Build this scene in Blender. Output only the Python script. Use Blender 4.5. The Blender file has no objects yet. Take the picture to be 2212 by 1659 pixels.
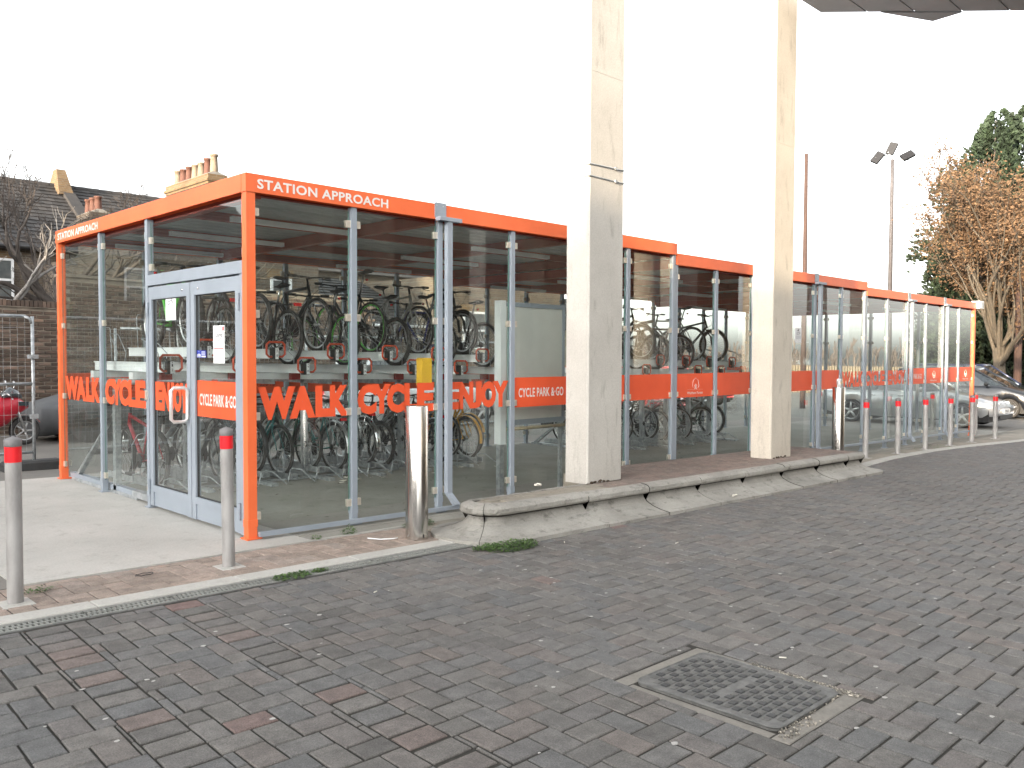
import bpy, math, random
from math import sin, cos, pi, radians, sqrt
from mathutils import Vector, Matrix
random.seed(7)
sc = bpy.context.scene
COL = sc.collection
# ------------------------------------------------------------------ camera, sky, sun
CAM = (-3.34512, -6.40992, 1.52712)
YAW, PIT, ROL = 0.78924, -0.03492, 0.00387
f = Vector((cos(YAW)*cos(PIT), sin(YAW)*cos(PIT), sin(PIT)))
r = Vector((sin(YAW), -cos(YAW), 0)); u = r.cross(f)
r2 = r*cos(ROL)+u*sin(ROL); u2 = u*cos(ROL)-r*sin(ROL)
cd = bpy.data.cameras.new("camera"); cam = bpy.data.objects.new("camera", cd); COL.objects.link(cam)
M = Matrix((r2, u2, -f)).transposed().to_4x4(); M.translation = Vector(CAM); cam.matrix_world = M
cd.sensor_width = 36; cd.lens = 36*1830.035/2212; cd.clip_end = 2000; cd.clip_start = 0.05
sc.camera = cam
SUN_AZ = radians(12.0)      # sun stands towards -X, a little towards -Y
SUN_EL = radians(9.0)
w = bpy.data.worlds.new("World"); sc.world = w; w.use_nodes = True
nt = w.node_tree; bg = nt.nodes["Background"]
sky = nt.nodes.new("ShaderNodeTexSky"); sky.sky_type = 'NISHITA'; sky.sun_disc = False
sky.sun_elevation = SUN_EL
sv = Vector((-cos(SUN_AZ)*cos(SUN_EL), -sin(SUN_AZ)*cos(SUN_EL), sin(SUN_EL)))
sky.sun_rotation = math.atan2(sv.x, sv.y)
sky.air_density = 1.0; sky.dust_density = 3.0; sky.ozone_density = 1.0
hs = nt.nodes.new("ShaderNodeHueSaturation"); hs.inputs['Saturation'].default_value = 0.16; hs.inputs['Value'].default_value = 1.0
nt.links.new(sky.outputs[0], hs.inputs['Color']); nt.links.new(hs.outputs[0], bg.inputs['Color'])
bg.inputs['Strength'].default_value = 0.15
sl = bpy.data.lights.new("sun", 'SUN'); sl.energy = 2.0; sl.angle = radians(0.6); sl.color = (1.0, 0.80, 0.56)
so = bpy.data.objects.new("sun", sl); COL.objects.link(so)
so.rotation_euler = sv.to_track_quat('Z', 'Y').to_euler()
sc.view_settings.view_transform = 'Standard'; sc.view_settings.look = 'None'
sc.view_settings.exposure = 2.6; sc.view_settings.gamma = 1; sc.view_settings.use_curve_mapping = False
sc.render.engine = 'CYCLES'
sc.cycles.transparent_max_bounces = 40; sc.cycles.max_bounces = 10

K = 0.01754
def gz(x): return -K*x
# ------------------------------------------------------------------ helpers
def tag(o, label=None, cat=None, group=None, kind=None):
    if label: o['label'] = label
    if cat: o['category'] = cat
    if group: o['group'] = group
    if kind: o['kind'] = kind
    return o
def thing(name, label, cat, loc=(0,0,0), rz=0, group=None, rot=None):
    o = bpy.data.objects.new(name, None); COL.objects.link(o); o.empty_display_size = .1
    o.location = loc; o.rotation_euler = rot if rot else (0,0,rz)
    return tag(o, label, cat, group)
class MB:
    def __init__(s): s.v=[]; s.f=[]; s.mi=[]; s.t=[]; s.sm=[]; s.m=0; s.tone=0.5; s.smooth=False
    def add(s, vs, fs, smooth=None):
        n=len(s.v); s.v+= [tuple(p) for p in vs]; s.t+=[s.tone]*len(vs)
        for q in fs:
            s.f.append(tuple(n+i for i in q)); s.mi.append(s.m); s.sm.append(s.smooth if smooth is None else smooth)
        return s
    def box(s, a, b, tf=None):
        x0,y0,z0=a; x1,y1,z1=b
        vs=[(x0,y0,z0),(x1,y0,z0),(x1,y1,z0),(x0,y1,z0),(x0,y0,z1),(x1,y0,z1),(x1,y1,z1),(x0,y1,z1)]
        if tf: vs=[tf(p) for p in vs]
        return s.add(vs,[(3,2,1,0),(4,5,6,7),(0,1,5,4),(1,2,6,5),(2,3,7,6),(3,0,4,7)],False)
    def sbox(s, a, b):   # box whose z follows the ground slope
        return s.box(a,b,lambda p:(p[0],p[1],p[2]+gz(p[0])))
    def bbox(s, a, b, w=.01, tf=None):   # box with bevelled top edges
        x0,y0,z0=a; x1,y1,z1=b
        vs=[(x0,y0,z0),(x1,y0,z0),(x1,y1,z0),(x0,y1,z0),(x0,y0,z1-w),(x1,y0,z1-w),(x1,y1,z1-w),(x0,y1,z1-w),
            (x0+w,y0+w,z1),(x1-w,y0+w,z1),(x1-w,y1-w,z1),(x0+w,y1-w,z1)]
        if tf: vs=[tf(p) for p in vs]
        return s.add(vs,[(0,1,5,4),(1,2,6,5),(2,3,7,6),(3,0,4,7),(4,5,9,8),(5,6,10,9),(6,7,11,10),(7,4,8,11),(8,9,10,11)],False)
    def tube(s, pts, rr, n=6, closed=False, caps=True, smooth=True, flat=None):
        P=[Vector(p) for p in pts]; k=len(P); rad=rr if isinstance(rr,(list,tuple)) else [rr]*k
        vs=[]; prev=None
        for i in range(k):
            if closed: d=(P[(i+1)%k]-P[i-1])
            elif i==0: d=P[1]-P[0]
            elif i==k-1: d=P[-1]-P[-2]
            else: d=(P[i+1]-P[i]).normalized()+(P[i]-P[i-1]).normalized()
            if d.length<1e-9: d=Vector((0,0,1))
            d.normalize()
            if prev is None:
                a=Vector((0,0,1)) if abs(d.z)<.9 else Vector((1,0,0))
                x=d.cross(a).normalized()
            else:
                x=(prev-d*prev.dot(d))
                if x.length<1e-6: x=d.orthogonal()
                x.normalize()
            prev=x; y=d.cross(x)
            for j in range(n):
                an=2*pi*j/n; vs.append(P[i]+x*(rad[i]*cos(an))+y*(rad[i]*sin(an)*(flat or 1)))
        fs=[]
        for i in range(k if closed else k-1):
            a=i*n; b=((i+1)%k)*n
            for j in range(n): fs.append((a+j,a+(j+1)%n,b+(j+1)%n,b+j))
        if caps and not closed: fs.append(tuple(range(n))[::-1]); fs.append(tuple((k-1)*n+j for j in range(n)))
        return s.add(vs,fs,smooth and n>4)
    def lathe(s, prof, c=(0,0,0), axis='z', n=24, smooth=True, a0=0, a1=2*pi):
        full=abs(a1-a0-2*pi)<1e-6; m=n if full else n+1; vs=[]
        for rr,h in prof:
            for j in range(m):
                an=a0+(a1-a0)*j/n; x,y=rr*cos(an),rr*sin(an)
                p=(x,y,h) if axis=='z' else ((x,h,y) if axis=='y' else (h,x,y))
                vs.append((p[0]+c[0],p[1]+c[1],p[2]+c[2]))
        fs=[]
        for i in range(len(prof)-1):
            for j in range(n): fs.append((i*m+j,i*m+(j+1)%m,(i+1)*m+(j+1)%m,(i+1)*m+j))
        return s.add(vs,fs,smooth)
    def prism(s, poly, ex, tf):   # poly list of (a,b); extruded 0..ex ; tf(a,b,c)->xyz
        n=len(poly); vs=[tf(a,b,0) for a,b in poly]+[tf(a,b,ex) for a,b in poly]
        fs=[tuple(range(n))[::-1],tuple(range(n,2*n))]+[(i,(i+1)%n,n+(i+1)%n,n+i) for i in range(n)]
        return s.add(vs,fs,False)
    def quad(s,a,b,c,d): return s.add([a,b,c,d],[(0,1,2,3)],False)
    def blob(s, c, rx, ry, rz, n=8, m=5, jit=0):
        vs=[]; 
        for i in range(m+1):
            th=pi*i/m
            for j in range(n):
                ph=2*pi*j/n; q=1+random.uniform(-jit,jit)
                vs.append((c[0]+rx*q*sin(th)*cos(ph),c[1]+ry*q*sin(th)*sin(ph),c[2]+rz*q*cos(th)))
        fs=[(i*n+j,(i+1)*n+j,(i+1)*n+(j+1)%n,i*n+(j+1)%n) for i in range(m) for j in range(n)]
        return s.add(vs,fs,True)
    def mesh(s, name, mats):
        me=bpy.data.meshes.new(name); me.from_pydata(s.v,[],s.f)
        if not isinstance(mats,(list,tuple)): mats=[mats]
        for m in mats: me.materials.append(m)
        if len(mats)>1: me.polygons.foreach_set('material_index',s.mi)
        me.polygons.foreach_set('use_smooth',s.sm)
        at=me.attributes.new('tone','FLOAT','POINT'); at.data.foreach_set('value',s.t)
        me.validate(); me.update(); return me
    def build(s, name, mats, parent=None, loc=None, rot=None):
        return put(name, s.mesh(name,mats), parent, loc, rot)
def put(name, me, parent=None, loc=None, rot=None):
    o=bpy.data.objects.new(name,me); COL.objects.link(o)
    if parent: o.parent=parent
    if loc: o.location=loc
    if rot: o.rotation_euler=rot
    return o
def struct(o): o['kind']='structure'; return o
def copy_tree(o, parent=None):
    c=o.copy(); COL.objects.link(c)
    if parent: c.parent=parent
    for ch in list(o.children): copy_tree(ch,c)
    return c
# ------------------------------------------------------------------ materials
def new_mat(name):
    m=bpy.data.materials.new(name); m.use_nodes=True; nt=m.node_tree
    return m,nt,nt.nodes['Principled BSDF']
def N(nt,t,**kw):
    n=nt.nodes.new(t)
    for k,v in kw.items(): setattr(n,k,v)
    return n
def coords(nt,scale=(1,1,1)):
    tc=N(nt,'ShaderNodeTexCoord'); mp=N(nt,'ShaderNodeMapping'); mp.inputs['Scale'].default_value=scale
    nt.links.new(tc.outputs['Object'],mp.inputs['Vector']); return mp.outputs[0]
def mix(nt,a,b,fac,mode='MIX'):
    n=N(nt,'ShaderNodeMix',data_type='RGBA',blend_type=mode)
    for i,v in ((6,a),(7,b)):
        if isinstance(v,(tuple,list)): n.inputs[i].default_value=(*v[:3],1)
        else: nt.links.new(v,n.inputs[i])
    if isinstance(fac,(int,float)): n.inputs[0].default_value=fac
    else: nt.links.new(fac,n.inputs[0])
    return n.outputs[2]
def ramp(nt,src,stops):
    n=N(nt,'ShaderNodeValToRGB'); cr=n.color_ramp
    while len(cr.elements)<len(stops): cr.elements.new(.5)
    for e,(p,c) in zip(cr.elements,stops):
        e.position=p; e.color=(*(c if isinstance(c,tuple) else (c,c,c)),1)
    nt.links.new(src,n.inputs[0]); return n.outputs[0]
def noise(nt,vec,scale,detail=4,rough=.6):
    n=N(nt,'ShaderNodeTexNoise'); n.inputs['Scale'].default_value=scale; n.inputs['Detail'].default_value=detail
    n.inputs['Roughness'].default_value=rough; nt.links.new(vec,n.inputs['Vector']); return n.outputs[0]
def bump(nt,bs,src,strength,dist=.01):
    b=N(nt,'ShaderNodeBump'); b.inputs['Strength'].default_value=strength; b.inputs['Distance'].default_value=dist
    nt.links.new(src,b.inputs['Height']); nt.links.new(b.outputs[0],bs.inputs['Normal'])
def mat(name,c1,c2=None,rough=.5,metal=0,ns=8,lo=.35,hi=.65,bmp=0,bs=60,spec=None,coat=0,scale=(1,1,1),tone=None,rvar=0,bdist=.004):
    m,nt,b=new_mat(name); v=coords(nt,scale)
    c2=c2 or tuple(x*.8 for x in c1)
    fac=ramp(nt,noise(nt,v,ns),[(lo,0.),(hi,1.)])
    col=mix(nt,c1,c2,fac)
    if tone is not None:
        at=N(nt,'ShaderNodeAttribute'); at.attribute_name='tone'
        col=mix(nt,col,ramp(nt,at.outputs['Fac'],tone),1.0,'MULTIPLY')
    nt.links.new(col,b.inputs['Base Color'])
    b.inputs['Roughness'].default_value=rough; b.inputs['Metallic'].default_value=metal
    if rvar:
        mr=N(nt,'ShaderNodeMapRange'); mr.inputs['To Min'].default_value=rough-rvar; mr.inputs['To Max'].default_value=rough+rvar
        nt.links.new(noise(nt,v,ns*1.7),mr.inputs[0]); nt.links.new(mr.outputs[0],b.inputs['Roughness'])
    if spec is not None: b.inputs['Specular IOR Level'].default_value=spec
    if coat: b.inputs['Coat Weight'].default_value=coat; b.inputs['Coat Roughness'].default_value=.05
    if bmp: bump(nt,b,noise(nt,v,bs,6,.7),bmp,bdist)
    return m
G={}
G['orange']=mat('orange_paint',(.86,.165,.052),(.78,.145,.046),.42,ns=3,bmp=.05,bs=300)
G['vinyl']=mat('orange_vinyl',(.82,.105,.032),(.76,.092,.028),.45,ns=3)
G['white_vinyl']=mat('white_vinyl',(.80,.76,.72),(.72,.68,.64),.5)
G['blue']=mat('grey_blue_paint',(.30,.335,.38),(.265,.30,.34),.42,ns=2.5,rvar=.08,bmp=.04,bs=200)
G['darkframe']=mat('dark_gasket',(.03,.03,.03),rough=.6)
G['steel']=mat('clamp_steel',(.80,.74,.64),(.68,.62,.53),.3,metal=.55,ns=30)
G['galv']=mat('galvanised_steel',(.50,.52,.53),(.33,.35,.36),.5,metal=.55,ns=14,lo=.4,hi=.6,bmp=.1,bs=120)
G['galvpole']=mat('galvanised_pole',(.42,.41,.40),(.26,.25,.24),.6,metal=.35,ns=9,lo=.35,hi=.7,scale=(1,1,.35),bmp=.1,bs=90)
G['traywhite']=mat('white_tray_paint',(.88,.90,.90),(.80,.83,.84),.4,metal=.1,ns=4)
G['handle']=mat('orange_grip',(.60,.075,.025),(.5,.06,.02),.35,ns=6)
G['redcap']=mat('dark_red_cap',(.35,.02,.015),rough=.4)
G['black']=mat('black_plastic',(.018,.018,.02),(.03,.03,.03),.45)
G['rubber']=mat('tyre_rubber',(.022,.021,.02),(.045,.042,.04),.8,ns=20)
G['alu']=mat('bright_alloy',(.72,.72,.72),(.5,.5,.5),.3,metal=.9,ns=25)
G['chrome']=mat('chrome',(.8,.8,.8),(.7,.7,.7),.12,metal=1)
G['red_tape']=mat('red_reflective_tape',(.85,.02,.03),(.75,.015,.02),.35,ns=5)
G['capgrey']=mat('grey_cap',(.16,.155,.155),(.2,.19,.19),.6,ns=20)
G['white']=mat('white_print',(.82,.82,.82),(.76,.77,.78),.5,ns=5)
G['ink']=mat('black_ink',(.02,.02,.03),rough=.6)
G['inkgrey']=mat('grey_ink',(.25,.26,.3),rough=.6)
G['blueink']=mat('blue_sticker',(.02,.04,.35),rough=.4)
G['yellow']=mat('yellow_plastic',(.85,.50,.03),(.78,.44,.03),.45,ns=5)
G['redlens']=mat('red_lens',(.7,.02,.02),rough=.2,coat=.5)
G['rope']=mat('rust_bolt',(.25,.12,.05),rough=.7)
def cmat(key,c,rough=.35,metal=0,coat=.4):
    if key not in G: G[key]=mat(key+'_paint',c,tuple(x*.75 for x in c),rough,metal,ns=6,coat=coat)
    return G[key]
# concrete family
def concrete(name,c1,c2,stain=(.10,.09,.08),samt=.5,ns=2.2,streak=(1,1,1),bmp=.35,slo=.56):
    m,nt,b=new_mat(name); v=coords(nt); v2=coords(nt,streak)
    base=mix(nt,c1,c2,ramp(nt,noise(nt,v,ns,5),[(.35,0.),(.68,1.)]))
    st=ramp(nt,noise(nt,v2,6,7,.7),[(slo,0.),(slo+.16,samt)])
    col=mix(nt,base,stain,st)
    sp=ramp(nt,noise(nt,v,70,3),[(.3,.72),(.6,1.)])
    col=mix(nt,col,sp,.55,'MULTIPLY')
    nt.links.new(col,b.inputs['Base Color']); b.inputs['Roughness'].default_value=.85
    bump(nt,b,noise(nt,v,55,7,.75),bmp,.006); return m
G['conc_col']=concrete('column_concrete',(.62,.565,.48),(.52,.47,.395),(.20,.17,.13),.5,1.6,(1.5,1.5,.35),.25)
G['conc_grey']=concrete('grey_column_concrete',(.54,.515,.47),(.45,.425,.385),(.17,.15,.12),.45,1.6,(1.5,1.5,.35),.25,slo=.56)
G['conc_kerb']=concrete('kerb_concrete',(.37,.355,.32),(.24,.23,.205),(.085,.08,.07),.8,1.6,(1.2,1.5,2.2),.6,slo=.545)
G['conc_apron']=concrete('pale_apron_concrete',(.47,.455,.42),(.38,.37,.34),(.25,.23,.2),.5,1.1,(1,1,1),.3)
G['conc_floor']=concrete('shelter_floor_concrete',(.30,.29,.255),(.24,.23,.20),(.10,.09,.075),.5,1.3,(1,1,1),.3)
G['conc_walk']=concrete('dirty_footway_concrete',(.30,.27,.22),(.22,.20,.165),(.10,.095,.07),.6,1.5,(1,1,1),.5)
G['mortar']=concrete('pale_mortar',(.26,.24,.21),(.17,.16,.14),(.15,.14,.12),.5,5,(1,1,1),.9)
G['tarmac']=concrete('worn_tarmac',(.20,.185,.165),(.145,.135,.12),(.09,.085,.075),.6,.7,(1,1,1),.6)
G['soil']=mat('joint_sand',(.020,.018,.014),(.034,.030,.024),.95,ns=30,bmp=.6,bs=120)
G['drain']=concrete('drain_grating_concrete',(.24,.245,.225),(.17,.175,.16),(.07,.075,.06),.5,4,(1,1,1),.4)
# pavers: tone attribute drives the colour of each block
def paver_mat(name,stops,dirt=.35):
    m,nt,b=new_mat(name); v=coords(nt)
    at=N(nt,'ShaderNodeAttribute'); at.attribute_name='tone'
    col=ramp(nt,at.outputs['Fac'],stops)
    col=mix(nt,col,ramp(nt,noise(nt,v,160,3,.8),[(.30,.45),(.64,1.28)]),.85,'MULTIPLY')
    col=mix(nt,col,ramp(nt,noise(nt,v,11,6,.75),[(.3,.62),(.7,1.30)]),.85,'MULTIPLY')
    col=mix(nt,col,ramp(nt,noise(nt,v,.45,3,.5),[(.35,.88),(.65,1.08)]),.9,'MULTIPLY')
    wh=ramp(nt,noise(nt,v,260,1,.5),[(.735,0.),(.76,.55)])
    col=mix(nt,col,(.42,.40,.38),wh)
    nt.links.new(col,b.inputs['Base Color']); b.inputs['Roughness'].default_value=.82
    bump(nt,b,noise(nt,v,220,5,.8),.55,.0025); return m
RS=[(0.,(.106,.100,.093)),(.15,(.144,.137,.129)),(.3,(.118,.118,.116)),(.45,(.156,.146,.134)),(.6,(.124,.118,.109)),(.72,(.150,.133,.121)),(.8,(.118,.118,.117)),(.9,(.154,.134,.121)),(.955,(.160,.126,.113)),(.985,(.168,.112,.101)),(1.,(.18,.100,.088))]
G['paver']=paver_mat('grey_block_paver',RS)
G['paverpink']=paver_mat('pink_block_paver',[(0.,(.25,.20,.165)),(.35,(.29,.235,.195)),(.7,(.33,.26,.215)),(1.,(.27,.235,.205))])
def farpave():
    m,nt,b=new_mat('far_block_paving'); v=coords(nt)
    br=N(nt,'ShaderNodeTexBrick'); nt.links.new(v,br.inputs['Vector']); br.inputs['Scale'].default_value=1
    br.inputs['Brick Width'].default_value=.2; br.inputs['Row Height'].default_value=.133; br.inputs['Mortar Size'].default_value=.004
    br.inputs['Color1'].default_value=(.118,.112,.110,1); br.inputs['Color2'].default_value=(.100,.099,.100,1); br.inputs['Mortar'].default_value=(.05,.045,.04,1)
    col=mix(nt,br.outputs[0],ramp(nt,noise(nt,v,.6,4),[(.3,.8),(.7,1.15)]),.8,'MULTIPLY')
    nt.links.new(col,b.inputs['Base Color']); b.inputs['Roughness'].default_value=.85; return m
G['farpave']=farpave()
def glass(name,tint=(.962,.985,.975),dirt=.007):
    m=bpy.data.materials.new(name); m.use_nodes=True; nt=m.node_tree; nt.nodes.clear()
    out=N(nt,'ShaderNodeOutputMaterial'); tr=N(nt,'ShaderNodeBsdfTransparent'); tr.inputs[0].default_value=(*tint,1)
    gl=N(nt,'ShaderNodeBsdfGlossy'); gl.inputs['Roughness'].default_value=.0; gl.inputs[0].default_value=(.95,.97,.96,1)
    fr=N(nt,'ShaderNodeFresnel'); fr.inputs[0].default_value=1.52
    v=coords(nt); b=N(nt,'ShaderNodeBump'); b.inputs['Strength'].default_value=.02; b.inputs['Distance'].default_value=.02
    nt.links.new(noise(nt,v,.9,1),b.inputs['Height']); nt.links.new(b.outputs[0],gl.inputs['Normal'])
    gm=N(nt,'ShaderNodeNewGeometry'); ib=N(nt,'ShaderNodeMath',operation='SUBTRACT'); ib.inputs[0].default_value=1; nt.links.new(gm.outputs['Backfacing'],ib.inputs[1])
    fm=N(nt,'ShaderNodeMath',operation='MULTIPLY'); nt.links.new(fr.outputs[0],fm.inputs[0]); nt.links.new(ib.outputs[0],fm.inputs[1])
    f2=N(nt,'ShaderNodeMath',operation='MULTIPLY',use_clamp=True); nt.links.new(fm.outputs[0],f2.inputs[0]); f2.inputs[1].default_value=1.6   # both surfaces of the sheet
    mx=N(nt,'ShaderNodeMixShader'); nt.links.new(f2.outputs[0],mx.inputs[0]); nt.links.new(tr.outputs[0],mx.inputs[1]); nt.links.new(gl.outputs[0],mx.inputs[2])
    df=N(nt,'ShaderNodeBsdfDiffuse'); df.inputs[0].default_value=(.6,.62,.58,1)
    v3=coords(nt,(1,1,.25))
    d=ramp(nt,noise(nt,v3,5,5,.7),[(.35,dirt*.35),(.75,dirt*2)])
    m2=N(nt,'ShaderNodeMixShader'); nt.links.new(d,m2.inputs[0]); nt.links.new(mx.outputs[0],m2.inputs[1]); nt.links.new(df.outputs[0],m2.inputs[2])
    nt.links.new(m2.outputs[0],out.inputs[0]); return m
G['glass']=glass('toughened_glass')
G['irondark']=mat('dark_cast_lug',(.035,.036,.037),(.055,.055,.055),.55,metal=.3,ns=30)
G['edge']=mat('green_glass_edge',(.10,.22,.18),rough=.2)
G['carglass']=mat('car_glass',(.03,.04,.045),(.05,.06,.065),.05,spec=.8,coat=1)
G['winglass']=mat('window_glass',(.05,.06,.065),(.12,.13,.13),.08,ns=1.5,coat=1)
def brickmat(name,c1,c2,mort,scale=1,axes='xz'):
    m,nt,b=new_mat(name)
    tc=N(nt,'ShaderNodeTexCoord'); sp=N(nt,'ShaderNodeSeparateXYZ'); nt.links.new(tc.outputs['Object'],sp.inputs[0])
    ad=N(nt,'ShaderNodeMath',operation='ADD'); nt.links.new(sp.outputs[0],ad.inputs[0]); nt.links.new(sp.outputs[1],ad.inputs[1])
    cb=N(nt,'ShaderNodeCombineXYZ'); nt.links.new(ad.outputs[0],cb.inputs[0]); nt.links.new(sp.outputs[2],cb.inputs[1])
    br=N(nt,'ShaderNodeTexBrick'); nt.links.new(cb.outputs[0],br.inputs['Vector']); br.inputs['Scale'].default_value=1
    br.inputs['Brick Width'].default_value=.225; br.inputs['Row Height'].default_value=.075; br.inputs['Mortar Size'].default_value=.009
    br.inputs['Color1'].default_value=(*c1,1); br.inputs['Color2'].default_value=(*c2,1); br.inputs['Mortar'].default_value=(*mort,1)
    v=coords(nt)
    col=mix(nt,br.outputs[0],ramp(nt,noise(nt,v,1.3,6,.7),[(.3,.55),(.7,1.25)]),.85,'MULTIPLY')
    nt.links.new(col,b.inputs['Base Color']); b.inputs['Roughness'].default_value=.9
    bump(nt,b,br.outputs['Fac'],-.6,.01); return m
G['housebrick']=brickmat('old_stock_brick',(.13,.095,.065),(.085,.065,.05),(.15,.135,.11))
G['yellowbrick']=brickmat('yellow_stock_brick',(.19,.12,.055),(.13,.08,.04),(.17,.14,.10))
G['brick']=mat('dark_old_brick',(.12,.078,.055),(.07,.052,.042),.92,ns=7,lo=.3,hi=.7,bmp=.6,bs=60,tone=[(0.,.55),(.5,1.),(.8,1.35),(1.,2.1)])
G['wallmortar']=mat('lime_mortar',(.30,.25,.20),(.17,.145,.115),.95,ns=3,bmp=.8,bs=30)
G['slate']=mat('dark_roof_tile',(.048,.044,.042),(.028,.027,.027),.7,ns=2,bmp=.3,bs=30,tone=[(0.,.7),(1.,1.4)])
G['render']=mat('cream_render',(.50,.44,.34),(.42,.37,.29),.85,ns=2,bmp=.2)
G['upvc']=mat('white_window_frame',(.75,.76,.77),rough=.4)
G['terracotta']=mat('terracotta_pot',(.13,.055,.038),(.10,.045,.03),.8,ns=12)
G['buffpot']=mat('buff_pot',(.26,.20,.14),(.18,.14,.10),.8,ns=12)
G['lead']=mat('lead_flashing',(.22,.22,.23),rough=.6)
G['deck']=mat('grey_roof_deck',(.50,.53,.53),(.42,.45,.45),.5,metal=.2,ns=3)
G['beam']=mat('dark_orange_beam',(.34,.055,.03),(.28,.045,.025),.5,ns=3)
G['panelgrey']=mat('soffit_panel',(.40,.40,.415),(.35,.35,.36),.55,metal=.2,ns=2)
G['bark']=mat('bark',(.105,.085,.06),(.06,.05,.038),.95,ns=18,scale=(1,1,.25),bmp=.8,bs=30,bdist=.02)
G['twigbark']=mat('dark_bare_bark',(.10,.085,.075),(.055,.045,.04),.95,ns=14,scale=(1,1,.3),bmp=.6,bs=30)
G['barkpale']=mat('pale_bark',(.30,.285,.27),(.17,.155,.14),.9,ns=8,scale=(1,1,.3),bmp=.6,bs=30)
G['twig']=mat('twig',(.15,.115,.10),(.10,.08,.07),.9)
G['dryleaf']=mat('dry_brown_leaf',(.15,.088,.042),(.10,.055,.028),.8,ns=3,tone=[(0.,.6),(1.,1.5)])
G['conifer']=mat('conifer_foliage',(.022,.038,.016),(.011,.020,.009),.8,ns=1.2,tone=[(0.,.5),(1.,1.6)])
G['weed']=mat('weed_leaf',(.045,.095,.02),(.07,.12,.03),.6,ns=20,tone=[(0.,.6),(1.,1.4)])
G['woodpole']=mat('brown_timber_pole',(.075,.042,.032),(.05,.03,.024),.85,ns=10,scale=(1,1,.1),bmp=.5,bs=20)
G['cover']=mat('grey_fabric_cover',(.115,.12,.125),(.09,.095,.10),.7,ns=2,bmp=.5,bs=6,bdist=.02)
G['iron']=mat('cast_iron',(.115,.115,.110),(.17,.168,.16),.62,metal=.35,ns=22,lo=.4,hi=.62,bmp=.35,bs=140)
G['gravel']=mat('pale_grit',(.36,.33,.28),(.14,.13,.11),.95,ns=60,lo=.45,hi=.55,tone=[(0.,.5),(1.,1.5)])
G['satin']=mat('satin_steel',(.72,.71,.69),(.62,.61,.59),.38,metal=.5,ns=20)
G['stainless']=mat('brushed_stainless',(.72,.70,.67),(.52,.50,.47),.2,metal=1,ns=30,scale=(1,1,.01),lo=.3,hi=.7)
G['litter']=mat('pale_litter',(.72,.69,.62),(.6,.56,.48),.8)
G['gum']=mat('trodden_gum',(.42,.41,.38),(.33,.32,.30),.8,ns=40)
G['leaf']=mat('dead_leaf',(.07,.05,.035),rough=.9)
G['leaded']=mat('leafwhite',(.7,.7,.68),rough=.8)

# ------------------------------------------------------------------ lettering (made first, as plain meshes)
_tj=[]
def text_mesh(s,bold=0.0,sx=1.0,space=1.0):
    cu=bpy.data.curves.new('lettering','FONT'); cu.body=s; cu.size=1; cu.offset=bold; cu.space_character=space; cu.resolution_u=3
    o=bpy.data.objects.new('lettering_source',cu); COL.objects.link(o); bpy.context.view_layer.update()
    dg=bpy.context.evaluated_depsgraph_get(); me=bpy.data.meshes.new_from_object(o.evaluated_get(dg))
    vs=[tuple(v.co) for v in me.vertices]; fs=[tuple(p.vertices) for p in me.polygons]
    bpy.data.objects.remove(o); bpy.data.curves.remove(cu); bpy.data.meshes.remove(me)
    xs=[v[0] for v in vs]; ys=[v[1] for v in vs]; x0,x1,y0,y1=min(xs),max(xs),min(ys),max(ys)
    return [((v[0]-x0)/(x1-x0),(v[1]-y0)/(y1-y0)) for v in vs],fs
TX={}
for key,s,b,sp in (('sa','STATION APPROACH',.026,1.06),('W','W',.066,1),('A','A',.066,1),('L','L',.066,1),('Kk','K',.066,1),('C','C',.066,1),('Y','Y',.066,1),('E','E',.066,1),
                ('Nn','N',.066,1),('J','J',.066,1),('O','O',.066,1),('cpg','CYCLE PARK &·GO',0.02,1.05),('cctv','CCTV',.02,1),('wf','Waltham Forest',.01,1.0),('yr','YR57',.02,1),('cour','Courier',.0,1)):
    TX[key]=text_mesh(s,b,1,sp)
for n in range(1,27): TX['n%d'%n]=text_mesh(str(n),.02)
def letter(mb,key,tf,a0,a1,b0,b1):
    vs,fs=TX[key]; mb.add([tf(a0+(a1-a0)*x,b0+(b1-b0)*y) for x,y in vs],fs,False)

# ------------------------------------------------------------------ ground
mb=MB(); mb.quad((-60,-60,gz(-60)-.012),(200,-60,gz(200)-.012),(200,120,gz(200)-.012),(-60,120,gz(-60)-.012))
struct(mb.build('ground',G['tarmac']))
mb=MB(); mb.quad((-30,-30,gz(-30)-.008),(26.2,-30,gz(26.2)-.008),(26.2,-.62,gz(26.2)-.008),(-30,-.62,gz(-30)-.008))
road=struct(mb.build('road',G['soil']))
mb=MB()
def gq(mb,x0,y0,x1,y1,h):
    mb.quad((x0,y0,gz(x0)+h),(x1,y0,gz(x1)+h),(x1,y1,gz(x1)+h),(x0,y1,gz(x0)+h))
gq(mb,21,-30,120,-1.25,-.002); gq(mb,-30,-30,21,-9.6,-.002); gq(mb,-30,-9.6,-9,-1.2,-.002)
struct(mb.build('far_paving',G['farpave']))
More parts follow.
